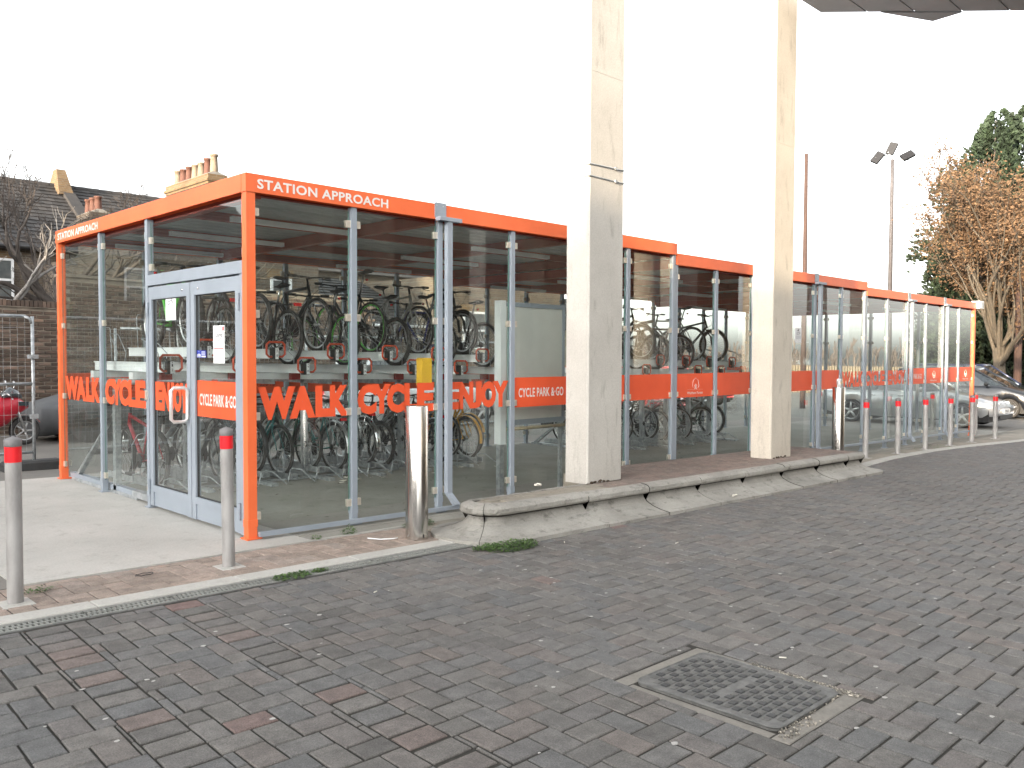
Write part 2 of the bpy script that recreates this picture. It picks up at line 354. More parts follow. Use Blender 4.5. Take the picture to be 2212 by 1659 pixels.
# herringbone blocks: skew frame (band lines lean by 0.04)
L_,W_=.199,.1325; SK=.040
def world_uv(a,b): return (a+SK*(b+1.3), b)
def kerbY(x):
    P=((9.6,-.95),(10.5,-.84),(11.5,-.76),(13.3,-.74),(15,-.86),(17.7,-1.18),(21,-1.7),(30,-3.6))
    for (a,b),(c,d) in zip(P,P[1:]):
        if x<=c: return b+(d-b)*max(0,(x-a))/(c-a)
    return P[-1][1]
cells=[]   # (a0,b0,a1,b1)
def clip_cells(rect):
    a0,b0,a1,b1=rect; out=[]
    b1=min(b1,-1.385 if a0<8.9 else kerbY(a0)-.11)
    if b1-b0<.012: return out
    # strips left by the two soldier courses
    for s0,s1 in ((-99,-2.035),(-1.835,-1.285),(-1.085,99)):
        c0,c1=max(a0,s0),min(a1,s1)
        if c1-c0>.010: out.append((c0,b0,c1,b1))
    return out
def vis(x,y,pad=1.35):
    d=Vector((x-CAM[0],y-CAM[1],gz(x)-CAM[2])); z=d.dot(f)
    if z<.8: return 0
    px=abs(d.dot(r2)/z)*1830/1106; py=-d.dot(u2)/z*1830/829.5
    return z if (px<pad and py<pad+.15) else 0
MHC=(.10,-4.41)  # manhole centre
def in_mh(x0,y0,x1,y1): return x1>-.25 and x0<.46 and y1>-4.86 and y0<-3.96
for m_ in range(-90,110):
    for k in range(-160,160):
        for rect in ((k*W_+m_*L_, k*W_-m_*L_, k*W_+m_*L_+L_, k*W_-m_*L_+W_), (k*W_+L_+m_*L_, (k+1)*W_-L_-m_*L_, k*W_+L_+W_+m_*L_, (k+1)*W_-m_*L_)):
            a0,b0,a1,b1=rect
            if b1<-9.5 or b0>(-1.385 if a0<8.9 else -.8) or a0<-8 or a1>24: continue
            cx,cy=world_uv((a0+a1)/2,(b0+b1)/2)
            z=vis(cx,cy)
            if not z: continue
            for c in clip_cells(rect): cells.append((z,c,0))
for a0,a1 in ((-2.035,-1.835),(-1.285,-1.085)):
    b=-1.40
    while b>-9:
        z=vis(*world_uv((a0+a1)/2,b-.07))
        if z: cells.append((z,(a0,b-.1325,a1,b),1))
        b-=.1475
        b+=.0
rnd=random.Random(3)
def block(mb,c,soldier=0,top=0.0,gap=.0050,depth=.02,uv=world_uv):
    a0,b0,a1,b1=c
    g=gap*rnd.uniform(.6,1.5); a0+=g;b0+=g;a1-=g;b1-=g
    if soldier: b0-=.003
    tiltx,tilty=rnd.uniform(-.016,.016),rnd.uniform(-.016,.016); h=rnd.uniform(-.0015,.0015)+top
    ca,cb=(a0+a1)/2,(b0+b1)/2; w=.0045; ang=rnd.gauss(0,.004)
    def tf(p):
        da,db=p[0]-ca,p[1]-cb
        x,y=uv(ca+da-ang*db,cb+db+ang*da); return (x,y,gz(x)+p[2]+(tiltx*da+tilty*db if p[2]>-.01 else 0))
    mb.tone=min(1,rnd.random()*.90 if rnd.random()<.975 else rnd.random())
    if soldier: mb.tone=rnd.choice([rnd.random()*.88,rnd.random()*.88,rnd.random()*.88,rnd.uniform(.86,.96),rnd.uniform(.93,1.) ]) 
    mb.bbox((a0,b0,-depth),(a1,b1,h),w,tf)
pc=[]
for z,c,s in cells:
    x0,y0=world_uv(c[0],c[1]); x1,y1=world_uv(c[2],c[3])
    if in_mh(x0,y0,x1,y1):   # trim the blocks that run under the cover's frame
        a0,b0,a1,b1=c
        lx0,lx1=-.25+.12,.46+.12
        if a1>lx0 and a0<lx0+.0 : a1=lx0
        elif a0<lx1 and a1>lx1: a0=lx1
        elif b1>-3.96 and b0<-3.96: b0=-3.96
        elif b0<-4.86 and b1>-4.86: b1=-4.86
        else: continue
        if a1-a0<.015 or b1-b0<.015: continue
        c=(a0,b0,a1,b1)
    pc.append((z,c,s))
pc.sort(key=lambda t:t[0])
seen=[t for t in pc if vis((t[1][0]+t[1][2])/2+SK*((t[1][1]+t[1][3])/2+1.3),(t[1][1]+t[1][3])/2,1.0)]
ids=set(id(t) for t in seen[:300])
rest=MB()
for t in pc:
    # sunken patch left of the iron cover
    a,b=(t[1][0]+t[1][2])/2,(t[1][1]+t[1][3])/2
    sink=-.0055*math.exp(-(((a+.38)/.16)**2+((b+4.15)/.22)**2))
    if id(t) in ids:
        m1=MB(); block(m1,t[1],t[2],sink); m1.build('paver',G['paver'],road)
    else: block(rest,t[1],t[2],sink)
o=rest.build('paver_field',G['paver'],road); o['kind']='stuff'
# footway strip of pink pavers between drain and apron
fw=MB(); gq(fw,-8,-1.04,1.35,-.36,-.007); footway=struct(fw.build('footway',G['soil']))
rest=MB(); cnt=0
def uv0(a,b): return (a,b)
def cross(mb,parent,x0,x1,y0,y1,matk,top=0):
    for m_ in range(-60,60):
        for k in range(-90,90):
            for rect in ((k*W_+m_*L_, k*W_-m_*L_, k*W_+m_*L_+L_, k*W_-m_*L_+W_), (k*W_+L_+m_*L_, (k+1)*W_-L_-m_*L_, k*W_+L_+W_+m_*L_, (k+1)*W_-m_*L_)):
                c=(max(rect[0],x0),max(rect[1],y0),min(rect[2],x1),min(rect[3],y1))
                if c[2]-c[0]<.02 or c[3]-c[1]<.02: continue
                m1=MB(); block(m1,c,0,top,.003,.015,uv0); m1.build('paver',G[matk],parent)
cross(None,footway,-3.6,1.32,-1.03,-.385,'paverpink',.0)
mb=MB(); mb.box((-8,-1.2,-.02),(1.5,-1.04,.004),lambda p:(p[0],p[1],p[2]+gz(p[0])))
mb=MB()
x=-8
while x<1.2:
    mb.tone=.5; mb.bbox((x+.003,-1.195,-.02),(min(x+.913,1.35),-1.045,.010),.006,lambda p:(p[0],p[1],p[2]+gz(p[0]))); x+=.915
struct(mb.build('edging_kerb',G['conc_apron']))
mb=MB(); mb.box((1.36,-1.2,-.02),(9.4,-.362,.001),lambda p:(p[0],p[1],p[2]+gz(p[0]))); struct(mb.build('concrete_strip',G['conc_walk']))
# slot drain with two rows of holes
dr=thing('drainage_channel','pale grated drainage channel with two rows of slots along the road edge','drain',(0,-1.28,0))
x=-4.2
while x<1.0:
    m1=MB(); x1=x+.50; z=lambda p:(p[0],p[1],p[2]+gz(p[0]))
    for y0,y1 in ((-.070,-.048),(-.009,.009),(.048,.070)): m1.box((x+.002,y0,-.02),(x1-.002,y1,.002),z)
    for s,(y0,y1) in ((0,(-.048,-.009)),(.014,(.009,.048))):
        q=x+.003+s
        while q<x1-.01:
            m1.box((q,y0,-.02),(min(q+.013,x1-.002),y1,.0005),z); q+=.028
    m1.build('grating',G['drain'],dr); x+=.503
m1=MB(); m1.box((-4.2,-.085,-.06),(1.0,-.071,-.0005),z); m1.box((-4.2,.071,-.06),(1.0,.08,-.0005),z); m1.build('channel_edge',G['iron'],dr)
m1=MB(); gq(m1,-4.2,-.07,1.0,.07,-.0075); m1.build('channel_bottom',G['soil'],dr)
# apron and floors
mb=MB(); mb.box((-1.80,-.36,-.03),(.35,4.86,.004),z); struct(mb.build('concrete_apron',G['conc_apron']))
mb=MB(); mb.box((.352,-.36,-.03),(20.3,-.16,.002),z); mb.box((.352,-.158,-.03),(20.3,4.86,.006),z)
struct(mb.build('shelter_floor',G['conc_floor']))
mb=MB(); mb.box((-1.85,-.385,-.02),(1.36,-.355,.009),z); struct(mb.build('apron_edge',G['conc_apron']))
# dirty footway beyond the raised kerb, with a curved kerb line
mb=MB(); x=9.4
while x<30:
    x1=x+.4
    mb.add([(x,kerbY(x),gz(x)+.002),(x1,kerbY(x1),gz(x1)+.002),(x1,-.1,gz(x1)+.002),(x,-.1,gz(x)+.002)],[(0,1,2,3)]); x=x1
struct(mb.build('pavement',G['conc_walk']))
mb=MB(); x=9.5
while x<29:
    x1=x+.9; a,b=kerbY(x),kerbY(x1)
    vs=[]
    for (xx,yy) in ((x+.004,a),(x1-.004,b)):
        vs+= [(xx,yy-.12,gz(xx)-.01),(xx,yy-.10,gz(xx)+.02),(xx,yy+.02,gz(xx)+.022),(xx,yy+.02,gz(xx)-.01)]
    mb.add(vs,[(0,4,5,1),(1,5,6,2),(2,6,7,3),(3,2,1,0),(4,5,6,7)]); x=x1
struct(mb.build('flush_kerb',G['conc_apron']))

# ------------------------------------------------------------------ iron inspection cover
mh=thing('inspection_cover','square cast iron inspection cover with raised chequer lugs set in the road paving','manhole cover',(.10,-4.41,gz(.1)),0)
def rrect(hx,hy,rr,n=5):
    P=[]
    for cx,cy,a in ((hx-rr,hy-rr,0),(-hx+rr,hy-rr,pi/2),(-hx+rr,-hy+rr,pi),(hx-rr,-hy+rr,1.5*pi)):
        for i in range(n+1): P.append((cx+rr*cos(a+i*pi/2/n),cy+rr*sin(a+i*pi/2/n)))
    return P
m1=MB(); m1.prism(rrect(.295,.36,.05),.022,lambda a,b,c:(a,b,-.016+c-K*a)); cover=m1.build('cover_plate',G['iron'],mh)
m1=MB()
P=rrect(.295,.36,.05); m1.tube([(a,b,.007-K*a) for a,b in P],.005,4,closed=True,smooth=False)
m1.build('rim',G['iron'],mh)
m1=MB(); m9=MB(); st=.046
for i in range(-6,7):
    for j in range(-7,8):
        cx,cy=i*st,j*st
        if abs(cx)>.262 or abs(cy)>.325 or (abs(cx)+abs(cy)>.53): continue
        if abs(cy)<.03 and abs(cx)<.15: continue
        z0=.006-K*cx
        if (i+j)%2==0: m9.bbox((cx-.017,cy-.017,z0-.002),(cx+.017,cy+.017,z0+.0055),.003)
        else:
            for q in range(4): m1.box((cx-.017+q*.0095,cy-.015,z0-.002),(cx-.0125+q*.0095,cy+.015,z0+.0045))
o=m1.build('ribbed_lugs',G['iron'],mh); o['kind']='stuff'; o=m9.build('square_lugs',G['irondark'],mh); o['kind']='stuff'
m1=MB()
for a,b,c,d in ((-.36,.365,.36,.445),(-.36,-.445,.36,-.365),(-.36,-.36,-.303,.36),(.303,-.36,.36,.36)):
    m1.bbox((a,b,-.03),(c,d,-.004),.004,lambda p:(p[0],p[1],p[2]-K*p[0]+random.uniform(-.003,.001)))
m1.build('mortar_bed',G['mortar'],mh)
gr=MB()
for i in range(420):
    side=random.random()
    if side<.72: a,b=random.uniform(.305,.355),random.uniform(-.43,.12)
    elif side<.9: a,b=random.uniform(-.34,-.05),random.uniform(-.44,-.37)
    else: a,b=random.uniform(-.3,.3),random.uniform(-.372,-.362)
    s=random.uniform(.003,.008); gr.tone=random.random(); gr.blob((.10+a,-4.41+b,gz(.1)-.002-K*a+s*.3),s,s,s*.7,4,3,.3)
tag(gr.build('loose_grit',G['gravel']),'pale loose grit gathered at the edge of the iron cover','grit',kind='stuff')
# ------------------------------------------------------------------ gum spots, leaves, butts
gum=MB(); rg=random.Random(11)
for i in range(170):
    for _ in range(50):
        a,b=rg.uniform(-4,12),rg.uniform(-5.6,-1.7)
        if vis(a,b,1.0) and not (-.25<a<.46 and -4.86<b<-3.95): break
    s=rg.uniform(.007,.017); n=7; c=(a,b,gz(a)+.0022)
    gum.add([c]+[(a+s*rg.uniform(.7,1.2)*cos(2*pi*j/n),b+s*rg.uniform(.5,1)*sin(2*pi*j/n),gz(a)+.0012) for j in range(n)],[(0,1+j,1+(j+1)%n) for j in range(n)])
tag(gum.build('chewing_gum_spots',G['gum']),'scattered pale trodden chewing gum spots on the road pavers','chewing gum',kind='stuff')
def butt(x,y,h,a,col='litter'):
    m1=MB(); m1.tube([(x,y,gz(x)+h),(x+.035*cos(a),y+.035*sin(a),gz(x)+h)],.0045,6); return m1
lit=MB()
for (x,y) in ((.62,-4.35),(-.2,-2.0),(1.9,-1.75),(2.6,-2.4)):
    a=random.random()*6; lit.tube([(x,y,gz(x)+.005),(x+.035*cos(a),y+.035*sin(a),gz(x)+.005)],.004,5)
tag(lit.build('cigarette_ends',G['litter']),'few cigarette ends dropped on the road pavers','litter',kind='stuff')
fl=MB()
for i in range(150):
    x,y=rg.uniform(.3,13),rg.uniform(.1,2.7); s=rg.uniform(.006,.03); a=rg.random()*6; fl.tone=.5
    fl.add([(x+s*q*cos(a+t),y+s*q*sin(a+t),gz(x)+.008+rg.random()*.006) for t,q in ((0,1.4),(1.4,.5),(3.1,1.2),(4.6,.6))],[(0,1,2,3)])
tag(fl.build('dead_leaves',G['leaf']),'small dead leaves scattered over the shelter floor','leaves',kind='stuff')
pl=MB()
for i in range(26):
    x,y=rg.uniform(.4,5.2),rg.uniform(2.2,2.9); s=rg.uniform(.02,.07); a=rg.random()*6
    pts=[(x+s*rg.uniform(.5,1.2)*cos(a+t),y+s*.6*rg.uniform(.5,1.2)*sin(a+t),gz(x)+.008+rg.random()*.02) for t in (0,1,2,3.1,4.2,5.2)]
    pl.add(pts,[(0,1,2,3),(0,3,4,5)])
tag(pl.build('paper_scraps',G['litter']),'torn white paper scraps under the lower bicycle racks','litter',kind='stuff')

# ------------------------------------------------------------------ raised containment kerb and plinth
prof=[(0,-.01),(0,.030),(.10,.045),(.20,.072),(.275,.108),(.315,.150),(.322,.172),(.300,.184),(.262,.196),(.248,.215),(.249,.248),(.268,.268),(.31,.281),(.36,.284),(.36,-.01)]
def arc(cx,cy,rr,a0,a1,n): return [(cx+rr*cos(a0+(a1-a0)*i/n),cy+rr*sin(a0+(a1-a0)*i/n)) for i in range(n+1)]
path=[(3.14,-.58),(1.80,-.58)]+arc(1.66,-1.08,.50,.5*pi,1.5*pi,22)+[(x/100,-1.58) for x in range(175,880,15)]+arc(8.86,-1.14,.44,1.5*pi,2*pi,10)+[(9.30,-.8)]
# resample by arc length
def resample(P,step):
    out=[P[0]]; acc=0
    for a,b in zip(P,P[1:]):
        d=math.dist(a,b); t=step-acc
        while t<=d:
            q=t/d; out.append((a[0]+(b[0]-a[0])*q,a[1]+(b[1]-a[1])*q)); t+=step
        acc=(acc+d)%step
    return out
PR=resample(path,.05)
kerb=thing('raised_kerb','long weathered concrete containment kerb with rounded nose holding the plinth of the columns','kerb',(0,0,0))
def kerb_piece(i0,i1,end0,end1):
    mb=MB(); n=len(prof); vs=[]; idx=list(range(i0,i1+1)); rr=random.Random(i0); dz=rr.uniform(-.004,.004); dd=rr.uniform(-.003,.003)
    for q,i in enumerate(idx):
        a=PR[max(0,i-1)]; b=PR[min(len(PR)-1,i+1)]; tx,ty=b[0]-a[0],b[1]-a[1]; l=sqrt(tx*tx+ty*ty); tx/=l; ty/=l
        nx,ny=-ty,tx   # inward (left of travel)
        sh=0
        gp=.0035 if i0<60 and i<60 else .0045
        if q==0: sh=gp
        if q==len(idx)-1: sh=-gp
        px,py=PR[i][0]+tx*sh,PR[i][1]+ty*sh
        for d,z_ in prof:
            chip=0
            if .20<z_<.283: chip=random.gauss(0,.0022)
            x_,y_=px+nx*(d+dd+chip),py+ny*(d+dd+chip); vs.append((x_,y_,z_+gz(px)+dz+chip))
    fs=[]
    for q in range(len(idx)-1):
        for j in range(n-1): fs.append((q*n+j,(q+1)*n+j,(q+1)*n+j+1,q*n+j+1))
    mb.add(vs,fs,False); k0=len(mb.v)-len(vs)
    mb.m=1
    for base in (0,(len(idx)-1)*n):   # dirty end faces, as a fan from the back bottom corner
        for j in range(n-2): mb.f.append((k0+base+n-1,k0+base+j,k0+base+j+1)); mb.mi.append(1); mb.sm.append(False)
    mb.m=0; return mb
# joints at X as photographed, plus one in the nose
cuts=[0,16,36,52]+[min(range(62,len(PR)),key=lambda i:abs(PR[i][0]-X)+(9 if PR[i][1]>-1.5 else 0)) for X in (2.72,3.66,4.6,5.54,6.5,7.44,8.38,8.9)]+[len(PR)-1]
for a,b in zip(cuts,cuts[1:]):
    if b>a: kerb_piece(a,b,0,0).build('kerb_stone',[G['conc_kerb'],G['soil']],kerb)
# dark joint filler just behind the stones
mb=MB(); prof_=prof; prof=[(d+.016,z_-.014) for d,z_ in prof_]; jb=kerb_piece(0,len(PR)-1,0,0); jb.build('joint_filler',G['soil'],kerb); prof=prof_
mb=MB()
pp=[(3.7,-.13),(3.7,-.93),(1.72,-.93)]+arc(1.66,-1.08,.15,.5*pi,1.5*pi,8)+[(8.86,-1.23)]+arc(8.86,-1.14,.10,1.5*pi,2*pi,4)+[(8.95,-.13)]
mb.prism(pp,1,lambda a,b,c:(a,b,gz(a)+(-.01 if c==0 else .268))); plinth=struct(mb.build('plinth',G['conc_walk']))
def inpl(x,y): return 1.60<x<8.9 and -1.21<y<-.135 and not (x<1.75 and y<-1.1)
for i in range(0,38):
    for j in range(0,8):
        x0=1.6+i*.195+(0 if j%2 else .0975); y0=-.138-(j+1)*.1335
        x1=min(x0+.192,8.93); x0=max(x0,1.58); y1=y0+.130
        if y0<-1.22 or (x0<3.7 and y1>-.92): continue
        if x0<1.68: continue
        m1=MB(); rnd.seed(i*9+j); block(m1,(x0,y0,x1,y1),0,.281,.002,-.25,uv0)
        m1.build('paver',G['conc_walk'] if (x0<3.1) else G['paverbrown'] if 'paverbrown' in G else G.setdefault('paverbrown',paver_mat('brown_plinth_paver',[(0.,(.17,.135,.115)),(.5,(.20,.155,.13)),(1.,(.225,.165,.14))])),plinth)
# ------------------------------------------------------------------ concrete columns
def column(x0,x1,label,grp,straps,joints):
    zb=gz(x0)+.272; t=thing('concrete_column',label,'column',((x0+x1)/2,-.76,zb),0,grp)
    hx=(x1-x0)/2; hy=.145; ch=.018; H=8.3-zb
    pr=[(-hx,-hy+ch),(-hx+ch,-hy),(hx,-hy),(hx,hy),(-hx,hy)]
    mb=MB(); zs=[0]+[j-zb for j in joints]+[H]
    for a,b in zip(zs,zs[1:]): mb.prism(pr,b-a-.006,lambda p,q,c,a=a:(p,q,a+c))
    mb.prism([(p*.985,q*.985) for p,q in pr],H,lambda p,q,c:(p,q,c))
    mb.build('shaft',G['conc_grey'] if straps else G['conc_col'],t)
    for z_,tl in straps:
        m1=MB(); P=[(-hx-.004,hy+.004),(-hx-.004,-hy-.004),(hx+.004,-hy-.004),(hx+.004,hy+.004)]
        m1.tube([(p,q,z_-zb+(p+q)*tl) for p,q in P],.010,4,closed=True,smooth=False)
        m1.box((.12,-hy-.02,z_-zb-.012+.0),(.15,-hy-.006,z_-zb+.015)); m1.build('steel_strap',G['galv'],t)
    m1=MB(); rr=random.Random(int(x0*10))
    for _ in range(9):
        a=rr.uniform(-hx,hx-.05); m1.blob((a,-hy-.004,rr.uniform(0,.02)),.03,.012,.012,5,3,.3)
    m1.build('base_debris',G['leaf'],t)
    return t
column(3.19,3.74,'tall square concrete column on the plinth with two steel straps round it','square concrete columns on the plinth',((3.44,.02),(3.31,-.01)),(1.93,4.36))
column(6.93,7.48,'farther tall warm concrete column on the plinth nearer the shelter middle','square concrete columns on the plinth',(),(1.93,4.32))
m1=MB(); m1.box((6.9,-.82,2.07),(6.925,-.80,2.12)); 
# ------------------------------------------------------------------ station canopy overhead
def clip_poly(poly,lines):
    for (px,py),(nx,ny) in lines:
        out=[]
        for i in range(len(poly)):
            a,b=poly[i],poly[(i+1)%len(poly)]; da=(a[0]-px)*nx+(a[1]-py)*ny; db=(b[0]-px)*nx+(b[1]-py)*ny
            if da>=0: out.append(a)
            if (da>=0)!=(db>=0): t=da/(da-db); out.append((a[0]+(b[0]-a[0])*t,a[1]+(b[1]-a[1])*t))
        poly=out
        if len(poly)<3: return []
    return poly
HC=6.06
can=thing('station_canopy','dark grey panelled station canopy overhead with an angled end and folded corner','canopy',(7,-4,HC))
def wc(a,b,z_): return (a-7,b+4,z_)
mb=MB(); outline=[(6.45,-1.20),(7.53,-1.20),(9.35,-3.12),(12.6,-6.6),(12.6,-7.6),(5.0,-7.6),(5.0,-3.3),(6.45,-3.3)]
mb.prism([(a,b) for a,b in outline],.28,lambda a,b,c:wc(a,b,.015+c)); mb.build('deck',G['panelgrey'],can)
lim=[((7.53,-1.20),(-.726,-.688)),((0,-1.20),(0,-1)),((5.0,0),(1,0))]
row=0; y=-1.20; cntp=0
while y>-7.2:
    x=(row%3)*.5-1
    while x<13:
        p=clip_poly([(x+.008,y-.44),(x+1.49,y-.44),(x+1.49,y-.008),(x+.008,y-.008)],lim)
        if x+.0<6.45 and y>-3.3+.01: p=clip_poly(p,[((6.45,0),(1,0))]) if len(p)>2 else p
        if len(p)>2 and cntp<290:
            m1=MB(); m1.prism(p,.012,lambda a,b,c:wc(a,b,c)); m1.build('soffit_panel',G['panelgrey'],can); cntp+=1
        x+=1.5
    y-=.448; row+=1
def onz(px,py,zz):
    d=(f+(px-1106)/1830.035*r2-(py-829.5)/1830.035*u2); t_=(zz-CAM[2])/d.z; return (CAM[0]+d.x*t_,CAM[1]+d.y*t_)
m1=MB(); m1.prism([onz(1903,27,HC-.012),onz(2015,46,HC-.012),onz(2078,27,HC-.012)],.02,lambda a,b,c:wc(a,b,-.012+c)); m1.build('folded_corner',G['panelgrey'],can)

# ------------------------------------------------------------------ bollards
def bollard(x,y,label,h=1.0,rr=.044,tilt=(0,0)):
    t=thing('bollard',label,'bollard',(x,y,gz(x)),random.random()*6,'galvanised bollards with red bands',rot=(tilt[0],tilt[1],0))
    mb=MB(); mb.lathe([(rr,-.05),(rr,h-.15)],n=20); mb.build('post',G['galvpole'],t)
    mb=MB(); mb.lathe([(rr+.0015,h-.155),(rr+.0015,h-.06)],n=20); mb.build('red_band',G['red_tape'],t)
    mb=MB(); mb.lathe([(rr+.003,h-.062),(rr+.004,h-.06),(rr+.004,h-.022),(rr+.001,h-.018),(.0,h)],n=20); mb.build('cap',G['capgrey'],t)
    mb=MB(); q=rr+.045; mb.bbox((-q,-q,-.03),(q,q,.006),.008); mb.build('footing',G['conc_apron'],t)
bollard(-1.92,-.78,'nearest galvanised bollard with grey cap and red band, at the left edge')
bollard(-.56,-.75,'galvanised bollard with red band standing in front of the glass double door',tilt=(0,-.012))
for i,(x,y,l) in enumerate(((10.85,-.53,'first small red-banded bollard beyond the raised kerb end'),
    (12.14,-.57,'second small red-banded bollard beyond the raised kerb end'),(13.42,-.59,'third small red-banded bollard along the far shelter section'),
    (14.75,-.60,'fourth small red-banded bollard along the far shelter section, before the last bays'),(16.0,-.62,'fifth small red-banded bollard, just before the far orange corner post'),
    (17.45,-.66,'outermost red-banded bollard in front of the silver car nose'),(18.45,.04,'bollard half hidden behind the far orange corner post'),
    (19.6,2.6,'bollard seen through the far glass bays beside the silver car rear door'),(19.0,1.2,'bollard seen through the far glass beside the silver car front wheel'))):
    bollard(x,y,l,h=1.0 if i<7 else .95,rr=.046,tilt=(random.uniform(-.008,.008),random.uniform(-.008,.008)))
def steel_bollard(x,y,z0,h,label):
    t=thing('stainless_bollard',label,'bollard',(x,y,z0),0,'stainless steel bollards')
    mb=MB(); mb.lathe([(.095,-.02),(.095,h-.006),(.091,h)],n=40); mb.build('sleeve',G['stainless'],t)
    mb=MB(); mb.lathe([(.091,h),(.0,h+.001)],n=40); mb.build('top_disc',G['stainless'],t)
    mb=MB(); mb.box((-.012,-.0965,.02),(.0,-.094,.05)); mb.build('cable_slot',G['darkframe'],t)
steel_bollard(1.065,-.84,gz(1.07),1.115,'wide stainless steel bollard beside the nose of the raised kerb')
steel_bollard(9.75,-.55,gz(9.75)+.12,1.08,'wide stainless steel bollard with a paper cup on top')
mb=MB(); mb.lathe([(.0,0),(.027,0),(.036,.115),(.038,.118),(.038,.125),(.032,.128),(.0,.13)],n=20)
t=thing('paper_cup','white paper drink cup standing on the farther stainless bollard','cup',(9.75,-.55,gz(9.75)+.12+1.082)); mb.build('cup_body',G['white'],t)
mb=MB(); mb.tube([(-.006,-.0315,.05),(-.012,-.0345,.085),(-.004,-.0335,.075),(0,-.033,.06),(.004,-.0335,.075),(.012,-.0345,.085),(.008,-.0325,.05)],.0016,4); mb.build('yellow_mark',G['yellow'],t)
mb=MB(); mb.tube([(0,0,.13),(.01,.0,.19)],.003,5); mb.build('straw',G['white'],t)

# ------------------------------------------------------------------ the cycle shelter
SH=thing('cycle_shelter','long glass cycle parking shelter with an orange fascia and grey-blue posts','bicycle shelter',(0,0,0))
H0=2.98; DROP=(0,.124,.216); YB=4.65
def sec(x): return 0 if x<6 else (1 if x<12 else 2)
def flatF(a,b): return (a,-.0052,b)          # lettering plane on the long front
def flatE(a,b): return (-.0052,a,b)
# fascia
for s in range(3):
    x0,x1=s*6,(s+1)*6; top=H0-DROP[s]
    xa=x0-(.045 if s==0 else -.003); xb=x1+(.045 if s==2 else -.003)
    mb=MB(); mb.bbox((xa,-.045,top-.15),(xb,-.041,top),.003) if 0 else mb.bbox((xa,-.045,top-.15),(xb,.03,top),.004); fz=mb.build('fascia',G['orange'],SH)
    if s==0:
        m1=MB(); letter(m1,'sa',lambda a,b:(a,-.0465,b),.055,1.36,2.862,2.943); m1.build('lettering',G['white_vinyl'],fz)
    mb=MB(); mb.bbox((xa,YB-.03,top-.15),(xb,YB+.045,top),.004); mb.build('fascia',G['orange'],SH)
mb=MB(); mb.bbox((-.047,.032,H0-.15),(.03,YB-.032,H0),.004); fz=mb.build('fascia',G['orange'],SH)
m1=MB(); letter(m1,'sa',lambda a,b:(-.0485,a,b),4.60,3.27,2.862,2.943); m1.build('lettering',G['white_vinyl'],fz)
mb=MB(); mb.bbox((17.97,.032,H0-.366),(18.047,YB-.032,H0-.216),.004); mb.build('fascia',G['orange'],SH)
for s in (1,2): # step closers where one section's roof rises above the next
    mb=MB(); mb.box((s*6-.05,.03,H0-DROP[s]+.002),(s*6-.004,YB-.03,H0-DROP[s-1]-.003)); mb.build('step_closer',G['orange'],SH)
# roof deck, beams, light fittings
for s in range(3):
    x0,x1=s*6+.032,(s+1)*6-.032; top=H0-DROP[s]-.035
    mb=MB(); mb.box((x0,.032,top),(x1,YB-.032,top+.02))
    y=.06
    while y<YB-.2:
        mb.add([(x0,y,top),(x0,y+.03,top-.03),(x0,y+.10,top-.03),(x0,y+.13,top),(x1,y,top),(x1,y+.03,top-.03),(x1,y+.10,top-.03),(x1,y+.13,top)],[(0,1,5,4),(1,2,6,5),(2,3,7,6)]); y+=.2
    mb.build('roof_deck',G['deck'],SH)
    for q in range(4):
        bx=s*6+(.09 if q==0 else 5.91 if q==3 else q*2)
        m1=MB(); m1.box((bx-.04,.034,top-.15),(bx+.04,YB-.034,top-.032)); m1.build('roof_beam',G['beam'],SH)
    for by in (.12,1.6,3.1,YB-.12):
        m1=MB(); m1.box((x0+.1,by-.03,top-.115),(x1-.1,by+.03,top-.031)); m1.build('roof_beam',G['beam'],SH)
    for by in (1.0,2.35,3.85):
        for bx in (1.0,4.0):
            m1=MB(); m1.box((s*6+bx-.65,by-.03,top-.20),(s*6+bx+.65,by+.03,top-.155)); m1.build('light_batten',G['white'],SH)
# clamps share one mesh
cm=MB(); cm.bbox((-.024,-.017,-.032),(.024,-.006,.032),.003); cm.box((-.024,.005,-.032),(.024,.016,.032)); cm.box((-.004,-.007,-.02),(.004,.006,.02))
clampX=cm.mesh('clamp',G['steel'])
cm=MB(); cm.box((-.017,-.024,-.032),(-.006,.024,.032)); cm.box((.005,-.024,-.032),(.016,.024,.032)); clampY=cm.mesh('clamp',G['steel'])
def zlev(s): return (.19-DROP[s],1.01,1.85,2.68-DROP[s])
def post(x,y,matk,w,zt,lab=None,clx=(),cly=(),s=0,foot=True):
    zb=gz(x)+.006
    mb=MB(); h=w/2; mb.box((x-h,y-h,zb+.012),(x+h,y+h,zt)); 
    if foot: mb.box((x-h-.02,y-h-.02,zb),(x+h+.035,y+h+.02,zb+.012)); mb.box((x-h-.004,y-h-.004,zb+.10),(x+h+.004,y+h+.004,zb+.16))
    p=mb.build('post',G[matk],SH)
    if lab: p['label']=lab
    for z_ in zlev(s):
        for d in clx: put('clamp',clampX,p,(x+d*(h+.022),y,z_))
        for d in cly: put('clamp',clampY,p,(x,y+d*(h+.022),z_))
    return p
for i in range(19):
    s=sec(i) if i not in (6,12) else sec(i)-1
    zt=H0-DROP[s]-.152
    if i in (0,18): 
        post(i,0,'orange',.078,zt,'orange corner post',clx=((1,) if i==0 else (-1,)),s=s)
    elif i in (6,12):
        post(i-.035,0,'blue',.056,zt,clx=(-1,),s=s); post(i+.027,0,'blue',.050,H0-DROP[s+1]-.152,clx=(1,),s=s+1)
    else: post(i,0,'blue',.056,zt,clx=(-1,1),s=s)
